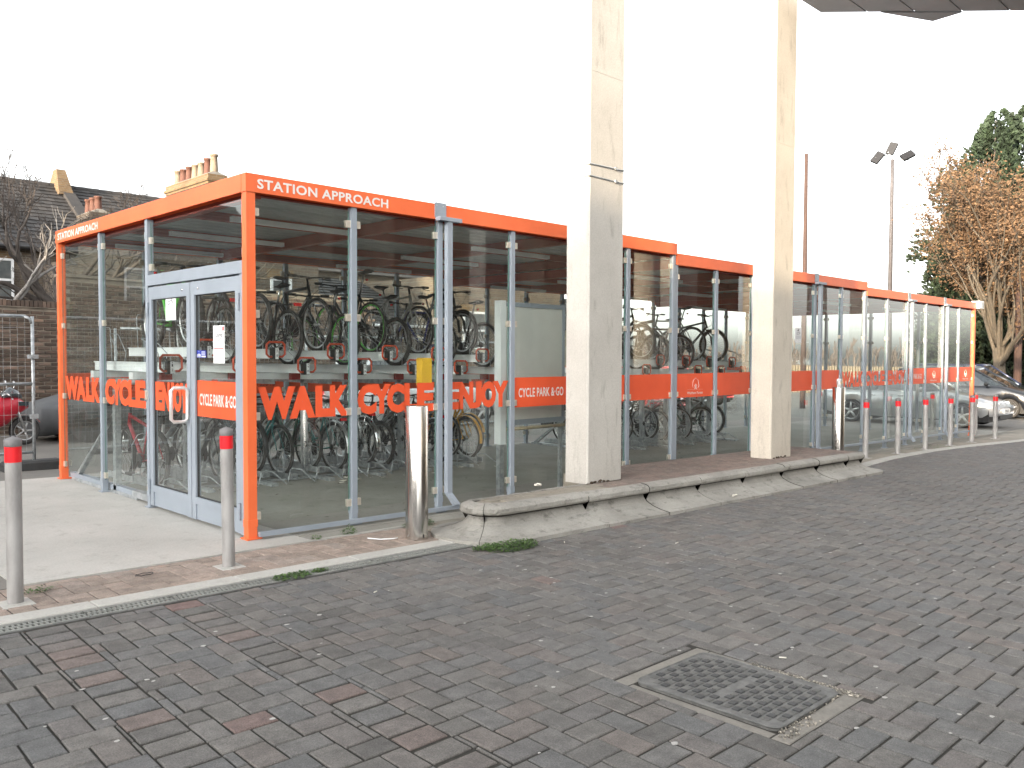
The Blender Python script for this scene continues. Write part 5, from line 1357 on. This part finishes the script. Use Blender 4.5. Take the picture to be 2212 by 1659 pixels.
def chimney(x,y,zb,zt,ly,pots,label,lx=.55,mat_='yellowbrick',axis='y'):
    t=thing('chimney_stack',label,'chimney',(x,y,zb)); H=zt-zb
    m=MB(); hx,hy=lx/2,ly/2
    m.box((-hx,-hy,0),(hx,hy,H-.42)); m.box((-hx-.04,-hy-.04,H-.42),(hx+.04,hy+.04,H-.34)); m.box((-hx-.08,-hy-.08,H-.34),(hx+.08,hy+.08,H-.26)); m.box((-hx-.03,-hy-.03,H-.26),(hx+.03,hy+.03,H-.12)); m.build('stack',G[mat_],t)
    m=MB(); m.add([(-hx-.02,-hy-.02,H-.12),(hx+.02,-hy-.02,H-.12),(hx+.02,hy+.02,H-.12),(-hx-.02,hy+.02,H-.12),(-hx*.3,-hy*.92,H),(hx*.3,-hy*.92,H),(hx*.3,hy*.92,H),(-hx*.3,hy*.92,H)],[(0,1,5,4),(1,2,6,5),(2,3,7,6),(3,0,4,7),(4,5,6,7)]); m.build('flaunching',G['mortar'],t)
    n=len(pots)
    for i,(mk,hh) in enumerate(pots):
        yy=-hy+ly*(i+.5)/n; m=MB(); m.lathe([(.125,-.06),(.11,hh*.5),(.10,hh*.86),(.125,hh*.88),(.125,hh),(.09,hh),(.085,hh-.2)],(0,yy,H),n=14); m.build('chimney_pot',G[mk],t)
    return t
bp,tc_='buffpot','terracotta'
chimney(8.45,19.6,3.6,7.02,3.0,[(bp,.52),(tc_,.46),(bp,.40),(bp,.40),(tc_,.40),(tc_,.38),(bp,.40)],'long yellow brick chimney stack with a row of seven pots above the shelter roof')
chimney(6.55,23.0,4.6,6.15,1.3,[(tc_,.42),(tc_,.42),(tc_,.42)],'low chimney with three red clay pots half hidden by the shelter fascia',mat_='housebrick')
# terrace behind the yard wall
hb=thing('terraced_house','dark brick terrace with a long dark tiled roof behind the bare tree','house',(0,0,0))
m=MB(); m.box((-14,24.0,-.8),(30,32,5.05)); m.add([(30,24,5.05),(30,32,5.05),(30,28,7.72)],[(0,1,2)]); m.build('wall',G['housebrick'],hb)
tiled_roof(hb,-14,30.1,23.75,4.90,28.0,7.70); tiled_roof(hb,-14,30.1,32.25,4.9,28.0,7.70)
m=MB(); x=-14
while x<30: m.lathe([(.11,0),(.12,.42)],(x,28,7.68),axis='x',n=10); x+=.44
m.build('ridge_tiles',G['slate'],hb)
m=MB()
m.add([(6.95,23.8,5.1),(7.35,23.8,5.1),(7.35,27.35,7.45),(6.95,27.35,7.45),(6.95,23.8,4.6),(7.35,23.8,4.6),(7.35,27.35,6.9),(6.95,27.35,6.9)],[(0,1,2,3),(0,3,7,4),(1,5,6,2),(0,4,5,1)])
m.m=1; m.add([(6.8,27.2,7.3),(7.3,27.2,7.3),(7.3,28.8,7.3),(6.8,28.8,7.3),(6.9,27.8,8.30),(7.2,27.8,8.30),(7.2,28.2,8.30),(6.9,28.2,8.30)],[(0,1,5,4),(1,2,6,5),(2,3,7,6),(3,0,4,7),(4,5,6,7)]); m.build('parapet',[G['slate'],G['yellowbrick']],hb)
m=MB(); m.tube([(-14,23.68,4.86),(11.7,23.68,4.86)],.07,8); m.tube([(2.6,23.9,4.8),(2.6,23.9,0)],.045,8); m.build('gutter',G['black'],hb)
for wx in (-9,-5.5,-1,3.3,6.0,8.6): window(hb,wx,wx+1.15,3.15,4.50,24.0); window(hb,wx,wx+1.15,.6,2.0,24.0)
w1=thing('house_wing','brick rear wing with a small white window seen over the upper racks','house',(0,0,0))
m=MB(); m.box((5.2,15.0,-.4),(10.0,23.6,4.35)); m.build('wall',G['housebrick'],w1)
tiled_roof(w1,5.1,10.1,14.8,4.25,19.2,5.35); window(w1,8.45,9.10,2.55,3.62,15.0); window(w1,6.2,7.0,2.4,3.5,15.0)
m=MB(); m.add([(10.02,15.6,-.4),(14.3,15.6,-.4),(14.3,15.6,2.5),(10.02,15.6,2.5)],[(0,1,2,3)]); m.build('lean_to_wall',G['housebrick'],w1)
tiled_roof(w1,10.02,14.4,15.3,2.45,19.5,4.2,'lean_to_roof')
m=MB(); m.tube([(10.02,15.28,2.42),(14.4,15.28,2.42)],.05,6); m.build('gutter',G['upvc'],w1)
w2=thing('house_wing','farther brick rear wing with a white sash window behind the racks','house',(0,0,0))
m=MB(); m.box((14.6,15.4,-.6),(21.0,23,4.1)); m.build('wall',G['housebrick'],w2)
tiled_roof(w2,14.5,21.1,15.2,4.0,19.2,5.0); window(w2,15.9,17.0,1.7,3.0,15.4); window(w2,18.6,19.6,1.7,3.0,15.4)
for i,(x0,x1,y,h_) in enumerate(((23,30,24,4.5),(31,38,26,4.2))):
    hh=thing('distant_house',('cream rendered house beyond the car park','second low cream house farther beyond the car park')[i],'house',(0,0,0))
    m=MB(); m.box((x0,y,-1.2),(x1,y+8,h_-1.2)); m.build('wall',G['render'],hh); tiled_roof(hh,x0-.2,x1+.2,y-.3,h_-1.3,y+4,h_+.9)
    for k in range(3): window(hh,x0+.8+k*2.1,x0+1.9+k*2.1,.2,1.6,y)
# row of houses at the camera's back that shades the street from the low sun
oc=thing('terraced_house','long brick terrace across the street end at the viewer back, one side raised for shade','house',(0,0,0))
m=MB(); m.box((-40,-44,-1),(-30,6,6.0)); m.box((-40,6.0,-1),(-30.2,50,9.2)); m.add([(-30.2,6,9.2),(-40,6,9.2),(-34.5,6,12.6)],[(0,1,2)]); m.build('wall',G['housebrick'],oc)  # taller half, out of view, added to keep sun off the rear wings
m=MB(); m.add([(-29.7,-44.2,5.9),(-29.7,6,5.9),(-34.5,6,9.25),(-34.5,-44.2,9.25),(-40.3,-44.2,5.9),(-40.3,6,5.9)],[(0,1,2,3),(3,2,5,4),(0,3,4),(1,5,2)]); m.add([(-29.8,5.9,9.1),(-29.8,50.2,9.1),(-34.5,50.2,12.6),(-34.5,5.9,12.6),(-40.3,5.9,9.1),(-40.3,50.2,9.1)],[(0,1,2,3),(3,2,5,4)]); m.build('roof',G['slate'],oc)
for k in range(16):
    y=-42+k*5.4
    window(oc,y,y+1.2,3.6,5.1,-30,1,'y'); window(oc,y+2.3,y+3.6,.6,2.4,-30,1,'y')
# station buildings on the other side of the road (seen mirrored in the glass)
sb_=thing('station_building','station building across the road with folded cream panels under its roof','building',(0,0,0))
m=MB(); m.box((3,-20,-.3),(16,-12.2,3.8)); m.build('wall',G['housebrick'],sb_)
x=3.0
m=MB(); m.box((2.6,-20.5,6.4),(16.6,-11.0,6.8)); m.build('roof',G['panelgrey'],sb_)
m=MB(); m.box((2.8,-20.3,3.82),(16.4,-12.0,6.38)); m.build('upper_wall',G['panelgrey'],sb_)
while x<16:
    m=MB(); m.add([(x,-11.95,3.3),(x+1.15,-11.0,3.3),(x+1.15,-11.0,6.38),(x,-11.95,6.38)],[(0,1,2,3)]); m.build('folded_panel',G['render'],sb_)
    m=MB(); m.add([(x+1.15,-11.0,3.3),(x+1.85,-11.95,3.3),(x+1.85,-11.95,6.38),(x+1.15,-11.0,6.38)],[(0,1,2,3)]); m.build('folded_panel',G['render'],sb_); x+=1.85
bb_=thing('brick_building','yellow brick block beyond the station entrance across the road','building',(0,0,0))
m=MB(); m.box((17.2,-17,-.4),(24,-9.6,7.0)); m.build('wall',G['yellowbrick'],bb_); m=MB(); m.box((17.0,-17.2,7.0),(24.2,-9.4,7.3)); m.build('parapet',G['conc_col'],bb_)
for i,(x,y) in enumerate(((15.2,-7.2),(20.5,-7.0),(26.0,-7.6),(31.0,-8.2))):
    t=thing('round_column',('nearest','second','third','farthest')[i]+' round concrete column across the road','column',(x,y,gz(x)))
    m=MB(); m.lathe([(.34,0),(.34,6.4)],n=24); m.build('shaft',G['conc_col'],t); m=MB(); m.lathe([(.36,0),(.36,.3)],n=24); m.build('base_ring',G['lead'],t)
m=MB(); m.box((14.5,-7.9,5.95),(32,-6.6,6.5)); tag(m.build('canopy_beam',G['conc_col']),'long concrete beam carried by the round columns across the road','beam')
fn=thing('timber_fence','pale timber fence along the far side of the car park','fence',(0,0,0))
m=MB(); x=8
while x<70: m.box((x,-30.0,gz(x)-.1),(x+.14,-29.97,gz(x)+1.9)); x+=.155
o=m.build('boards',mat('fence_wood',(.40,.32,.20),(.30,.24,.16),.85),fn); o['kind']='stuff'
m=MB(); m.box((8,-30.06,.9),(70,-30.0,1.0)); m.build('rail',mat('fence_rail',(.36,.28,.18),(.3,.24,.16),.85),fn)
for i,(x0,y0,x1,h_) in enumerate(((12,-62,34,7),(40,-58,58,6.5),(64,-60,90,8))):
    hh=thing('distant_house',('brick houses beyond the pale fence, left group','brick houses beyond the pale fence, middle group','brick houses beyond the pale fence, right group')[i],'house',(0,0,0))
    m=MB(); m.box((x0,y0,-2),(x1,y0+8,h_-2)); m.build('wall',G['housebrick'],hh); m=MB(); m.add([(x0,y0+8.3,h_-2.1),(x1,y0+8.3,h_-2.1),(x1,y0+4,h_+.7),(x0,y0+4,h_+.7),(x0,y0-.3,h_-2.1),(x1,y0-.3,h_-2.1)],[(0,1,2,3),(3,2,5,4)]); m.build('roof',G['slate'],hh)

# ------------------------------------------------------------------ trees
def grow(m,p,d,rad,ln,depth,rr,ends,spread=.5,up=.15,nb=(2,3),shrink=.72,wig=.12,minr=.004,nseg=3):
    P=[Vector(p)]; d=Vector(d).normalized()
    for i in range(nseg):
        d=(d+Vector((rr.gauss(0,wig),rr.gauss(0,wig),rr.gauss(0,wig)+up*.3))).normalized(); P.append(P[-1]+d*ln/nseg)
    r1=max(minr,rad*.62)
    m.tube(P,[rad+(r1-rad)*i/nseg for i in range(nseg+1)],8 if rad>.08 else (5 if rad>.02 else 3),caps=False,smooth=True)
    if depth<=1: ends.append((P[-1],d)); ends.append((P[1],d))
    if depth<=0: return
    for k in range(rr.randint(*nb)):
        ax=Vector((rr.gauss(0,1),rr.gauss(0,1),rr.gauss(0,1)))
        nd=(d+ax.normalized()*spread*rr.uniform(.6,1.3)+Vector((0,0,up))).normalized()
        at=P[-1] if k==0 else P[rr.randint(1,nseg)]
        grow(m,at,nd,r1*(1 if k==0 else .8),ln*rr.uniform(.65,.95)*(shrink+.15),depth-1,rr,ends,spread,up,nb,shrink,wig,minr,nseg)
def leafquads(m,c,rr,n,spr,s0,s1):
    for _ in range(n):
        q=Vector(c)+Vector((rr.gauss(0,spr),rr.gauss(0,spr),rr.gauss(0,spr))); s=rr.uniform(s0,s1); m.tone=rr.random()
        a=Vector((rr.gauss(0,1),rr.gauss(0,1),rr.gauss(0,1))).normalized(); b=a.orthogonal().normalized(); a=a*s; b=b*s*.6
        m.add([q-a,q+b,q+a*1.1,q-b],[(0,1,2,3)],False)
def bare_tree(x,y,z0,rad,h,label,seed,matk,depth=5,lean=(0,0),limbs=4,wid=1,twig=True):
    rr=random.Random(seed); t=thing('bare_tree',label,'tree',(x,y,z0)); m=MB(); ends=[]
    top=Vector((lean[0],lean[1],h)); P=[Vector((0,0,-.1)),top*.5+Vector((rr.gauss(0,.04),rr.gauss(0,.04),0)),top]
    m.tube(P,[rad*1.2,rad,rad*.9],10,caps=True); m.build('trunk',G[matk],t)
    m=MB()
    for k in range(limbs):
        a=2*pi*k/limbs+rr.random(); d=Vector((cos(a)*wid,sin(a)*.6,rr.uniform(.5,1.1)))
        grow(m,top-Vector((0,0,rr.uniform(0,.3))),d,rad*.42,rr.uniform(.95,1.35),depth,rr,ends,spread=.55,up=.10,nb=(2,3),minr=.0055,wig=.16)
    m.build('branches',G[matk],t); return t,ends
bare_tree(2.75,13.4,gz(2.5),.19,2.55,'bare dark pollarded tree with a tangle of thin branches above the garden wall',4,'twigbark',6,lean=(-.15,0),limbs=7,wid=1.5)
bare_tree(.95,12.9,gz(1),.15,2.35,'pale barked pruned tree leaning behind the wall at the left edge',12,'barkpale',4,lean=(.45,0),limbs=4,wid=1.0)
bare_tree(5.6,13.6,gz(5),.12,2.5,'slim bare tree in the garden behind the yard wall, seen through the glass',21,'bark',4,lean=(.3,0),limbs=4,wid=1.2)
# broadleaf with dry brown leaves
def brown_tree(x,y,label,seed,h=10,limbs=9,ls=1.0,n_leaf=5,bias=(-.25,-.05)):
    rr=random.Random(seed); t=thing('brown_leaved_tree',label,'tree',(x,y,gz(x))); m=MB()
    m.tube([(0,0,-.2),(.05,0,1.4),(-.05,.05,2.6)],[.32,.25,.25],12); m.build('trunk',G['bark'],t)
    m=MB(); ends=[]
    for k in range(limbs):
        a=2*pi*k/limbs+rr.random()*.5; d=Vector((cos(a)*.80+bias[0],sin(a)*.80+bias[1],rr.uniform(.25,3.0)))
        grow(m,(0,0,rr.uniform(1.7,2.7)),d,.095,h*.27,5,rr,ends,spread=.42,up=.16,nb=(2,3),minr=.012,wig=.10,shrink=.68)
    m.build('branches',G['bark'],t)
    m=MB()
    for p,d in ends:
        if rr.random()<.85: leafquads(m,p,rr,n_leaf,.26,.04,.095)
        q=p-d*.5
        if rr.random()<.6: leafquads(m,q,rr,n_leaf-2,.24,.035,.08)
    m.build('dry_leaves',G['dryleaf'],t); return len(ends)
def at(px,py,D): d=(f+(px-1106)/1830.035*r2-(py-829.5)/1830.035*u2); return Vector(CAM)+d*D
q=at(2160,760,38); nE=brown_tree(q.x,q.y,'large tree with dry brown leaves and many upright limbs beyond the car park',31,12.0,15,n_leaf=8,bias=(-.14,.04))
q=at(2235,760,41); brown_tree(q.x,q.y,'second brown-leaved tree at the right edge behind the dark cars',33,10.0,8,n_leaf=5)
def conifer(x,y,h,rad,label,seed,n=5200):
    rr=random.Random(seed); t=thing('conifer_tree',label,'tree',(x,y,gz(x)))
    m=MB(); m.tube([(0,0,-.2),(0,0,h*.5),(0,0,h*.96)],[.28,.18,.03],8); m.build('trunk',G['bark'],t)
    m=MB(); lobes=[(rr.uniform(.08,.93),rr.random()*2*pi,rr.uniform(.65,1.25)) for _ in range(70)]
    for i in range(n):
        q,a,k=rr.choice(lobes); q=min(.99,max(.03,q+rr.gauss(0,.035))); a+=rr.gauss(0,.22)
        R=rad*(1-q)**.62*k*(.55+.5*rr.random())*(1.0 if q>.15 else .8)
        c=Vector((R*cos(a),R*sin(a),h*q+R*.15)); m.tone=min(1,max(0,rr.gauss(.4+.25*(q),.22)))
        s=rr.uniform(.10,.26); o=Vector((cos(a),sin(a),rr.uniform(.1,1.0))).normalized(); sd=o.cross(Vector((rr.gauss(0,1),rr.gauss(0,1),rr.gauss(0,1)))).normalized()
        m.add([c-sd*s*.4,c+o*s,c+sd*s*.4,c-o*s*.5],[(0,1,2,3)],False)
        if i%3==0: m.add([c-sd*s*.7+o*.1,c+o*s*.6+Vector((0,0,.12)),c+sd*s*.7,c-o*s*.3],[(0,1,2,3)],False)
    m.build('foliage',G['conifer'],t)
for px,py,D,rad,n_,lab in ((2152,236,47,5.3,30000,'tallest dark conifer behind the brown-leaved tree'),(2222,226,50,4.6,14000,'dark conifer cut by the right edge of the view'),
    (2104,400,45,3.0,14000,'low dark conifer at the left foot of the tall one'),(2160,600,42,4.2,11000,'low broad conifer behind the parked dark cars'),(2235,560,43,4.0,9000,'dark evergreen at the right edge behind the timber pole')):
    q=at(px,py,D); conifer(q.x,q.y,q.z-gz(q.x),rad,lab,int(px),n_)
rr=random.Random(8); m=MB(); ends=[]
for k in range(34):
    x=14+k*2.3+rr.random(); grow(m,(x,-45+rr.uniform(-5,5),-1),(0,0,1),.16,2.6,4,rr,ends,spread=.45,up=.25,nb=(2,3),minr=.03)
tag(m.build('bare_wood',G['twig']),'line of bare winter trees beyond the pale fence across the car park','woodland',kind='stuff')

rr=random.Random(18); m=MB(); ends=[]
for k in range(46):
    q=at(1290+k*17.5+rr.uniform(-6,6),800,62+rr.uniform(-6,8)); grow(m,(q.x,q.y,gz(q.x)-.1),(0,0,1),.10,1.25,4,rr,ends,spread=.5,up=.2,nb=(2,3),minr=.03)
tag(m.build('bare_copse',G['twig']),'low line of bare bushes and trees far behind the shelter','woodland',kind='stuff')
fb=thing('timber_fence','pale timber fence far behind the shelter in front of the bare bushes','fence',(0,0,0)); m=MB()
for k in range(150):
    q=at(1250+k*5.6,800,55); m.box((q.x-.16,q.y-.16,gz(q.x)-.2),(q.x+.1,q.y+.0,gz(q.x)+1.75))
o=m.build('boards',mat('grey_fence_wood',(.22,.18,.13),(.15,.12,.09),.9),fb); o['kind']='stuff'
m=MB(); a=at(1250,800,55); b=at(2085,800,55); m.tube([(a.x,a.y,gz(a.x)+1.0),(b.x,b.y,gz(b.x)+1.0)],.05,4); m.build('rail',G['woodpole'],fb)
# ------------------------------------------------------------------ poles and mast
def at(px,py,D): d=(f+(px-1106)/1830.035*r2-(py-829.5)/1830.035*u2); return Vector(CAM)+d*D
p=at(1742,332,32)
t=thing('timber_pole','bare brown timber pole with climbing pegs rising behind the shelter roof','pole',(p.x,p.y,gz(p.x))); H=p.z-gz(p.x)
m=MB(); m.tube([(0,0,-.2),(.02,0,H*.5),(0,0,H)],[.11,.09,.065],10); m.build('shaft',G['woodpole'],t)
m=MB(); k=2.5; s=1
while k<H-.2: m.tube([(0,s*-.05,k),(.1*s,-s*.16,k+.01)],.009,4); k+=.42; s=-s
m.tube([(-.22,.15,H-.28),(.12,-.1,H-.3)],.014,5); m.build('climbing_pegs',G['galv'],t)
p=at(2204,560,37)
t=thing('timber_pole','thick reddish timber pole at the right edge before the conifers','pole',(p.x,p.y,gz(p.x)))
m=MB(); m.tube([(0,0,-.2),(0,0,6.5)],[.17,.13],12); m.build('shaft',G['woodpole'],t)
p=at(1928,345,45)
t=thing('floodlight_mast','slim lamp mast with three floodlights above the far shelter roof','lamp mast',(p.x,p.y,gz(p.x))); H=p.z-gz(p.x)
m=MB(); m.tube([(0,0,-.3),(0,0,H-1.2),(0,0,H)],[.15,.10,.09],10); m.build('mast',cmat('mast_grey',(.085,.078,.08),.7,.0,0),t)
def dirv(a,b): return r*a+Vector((0,0,b))
m=MB(); rv=Vector((r.x,r.y,0)); m.tube([Vector((0,0,H)),Vector((0,0,H))+rv*.85],.04,6); m.tube([Vector((0,0,H)),Vector((0,0,H+.25))-rv*.25+Vector((0,0,.15))],.04,6); m.tube([Vector((0,0,H+.25))-rv*.25,Vector((0,0,H+.1))-rv*.9],.035,6); m.build('crossarm',G['galv'],t)
for c,(aa,bb2),nm in ((rv*.80+Vector((0,0,H+.22)),(.9,.45),0),(-rv*.05+Vector((0,0,H+.58)),(.45,.95),0),(-rv*.80+Vector((0,0,H+.10)),(.65,.8),0)):
    m=MB(); ax=(rv*aa+Vector((0,0,bb2))).normalized(); sd=f.copy(); sd.z=0; sd.normalize(); cr_=ax.cross(sd).normalized(); sd=(sd*.6+cr_*.8); up_=ax.cross(sd).normalized()
    A=ax*.33; Bv=sd.normalized()*.21; Cv=up_*.07
    vs=[c+A*i+Bv*j+Cv*k for k in (-1,1) for i,j in ((-1,-1),(1,-1),(1,1),(-1,1))]; m.add(vs,[(3,2,1,0),(4,5,6,7),(0,1,5,4),(1,2,6,5),(2,3,7,6),(3,0,4,7)])
    m.build('floodlight_head',cmat('lamp_dark',(.012,.012,.014),.6,.0,0),t)
# ------------------------------------------------------------------ weeds, litter on the plinth
def weed(x,y,rad,n,label,seed,h=.05,zo=0):
    rr=random.Random(seed); m=MB()
    for i in range(n):
        a=rr.random()*2*pi; q=rad*sqrt(rr.random()); c=Vector((x+q*cos(a)*1.3,y+q*sin(a)*.7,gz(x)+zo+rr.random()*h*(1-q/rad*.6))); m.tone=rr.random()
        s=rr.uniform(.008,.02); b=rr.random()*6; o=Vector((cos(b),sin(b),rr.uniform(-.1,.8))).normalized()*s; sd=o.cross(Vector((0,0,1))).normalized()*s*.5
        m.add([c,c+o*.5+sd,c+o*1.2,c+o*.5-sd],[(0,1,2,3)],False)
    tag(m.build('weeds',G['weed']),label,'weeds',kind='stuff')
weed(1.42,-1.62,.20,1500,'thick green weeds growing against the nose of the raised kerb',1,.07)
weed(1.22,-1.52,.10,350,'thin weeds left of the thick patch by the kerb nose',5,.05)
weed(1.42,-.42,.13,450,'weeds between the steel bollard and the raised kerb',2,.07)
weed(-.38,-1.30,.11,420,'small green weeds growing in the drainage channel',3,.03)
weed(-.15,-1.28,.05,120,'tiny weeds along the drainage channel edge',6,.02)
weed(.72,-.34,.06,170,'little weed sprig in the joint in front of the second glass bay',4,.10)
weed(.40,-.36,.045,60,'smallest weed sprig left of the other in the pavement joint',7,.05)
weed(-1.75,-.60,.07,90,'grass tuft beside the nearest bollard on the pink pavers',8,.04)
weed(13.9,-.58,.5,300,'low weeds along the far kerb between bollards',9,.03)
m=MB(); rr=random.Random(2)
for i in range(5): m.blob((2.58+rr.uniform(-.06,.06),-.78+rr.uniform(-.04,.04),gz(2.6)+.30+rr.uniform(0,.015)),rr.uniform(.012,.03),.018,.014,6,4,.3)
tag(m.build('crumpled_litter',G['litter']),'crumpled pale wrapper lying on the plinth left of the first column','litter')
m=MB()
for i in range(4): m.blob((5.05+rr.uniform(-.09,.09),-1.50+rr.uniform(-.02,.02),gz(5)+.06),.03,.015,.006,6,3,.3)
tag(m.build('flattened_litter',G['litter']),'flattened white litter on the apron of the raised kerb','litter')
m=MB(); m.tube([(.72,-.62,gz(.7)+.012),(.78,-.72,gz(.7)+.010),(.88,-.76,gz(.8)+.008),(.93,-.75,gz(.9)+.008)],.006,5)
tag(m.build('white_strip',G['white']),'curved white plastic strip on the pink pavers before the steel bollard','litter')
m=MB(); m.tube([(-1.10+.06*cos(a*pi/6),-.62+.03*sin(a*pi/6),gz(-1.1)+.008+.004*(a%2)) for a in range(12)],.003,4,closed=True)
tag(m.build('rubber_band',G['black']),'small black loop of cord lying on the pink pavers','litter')
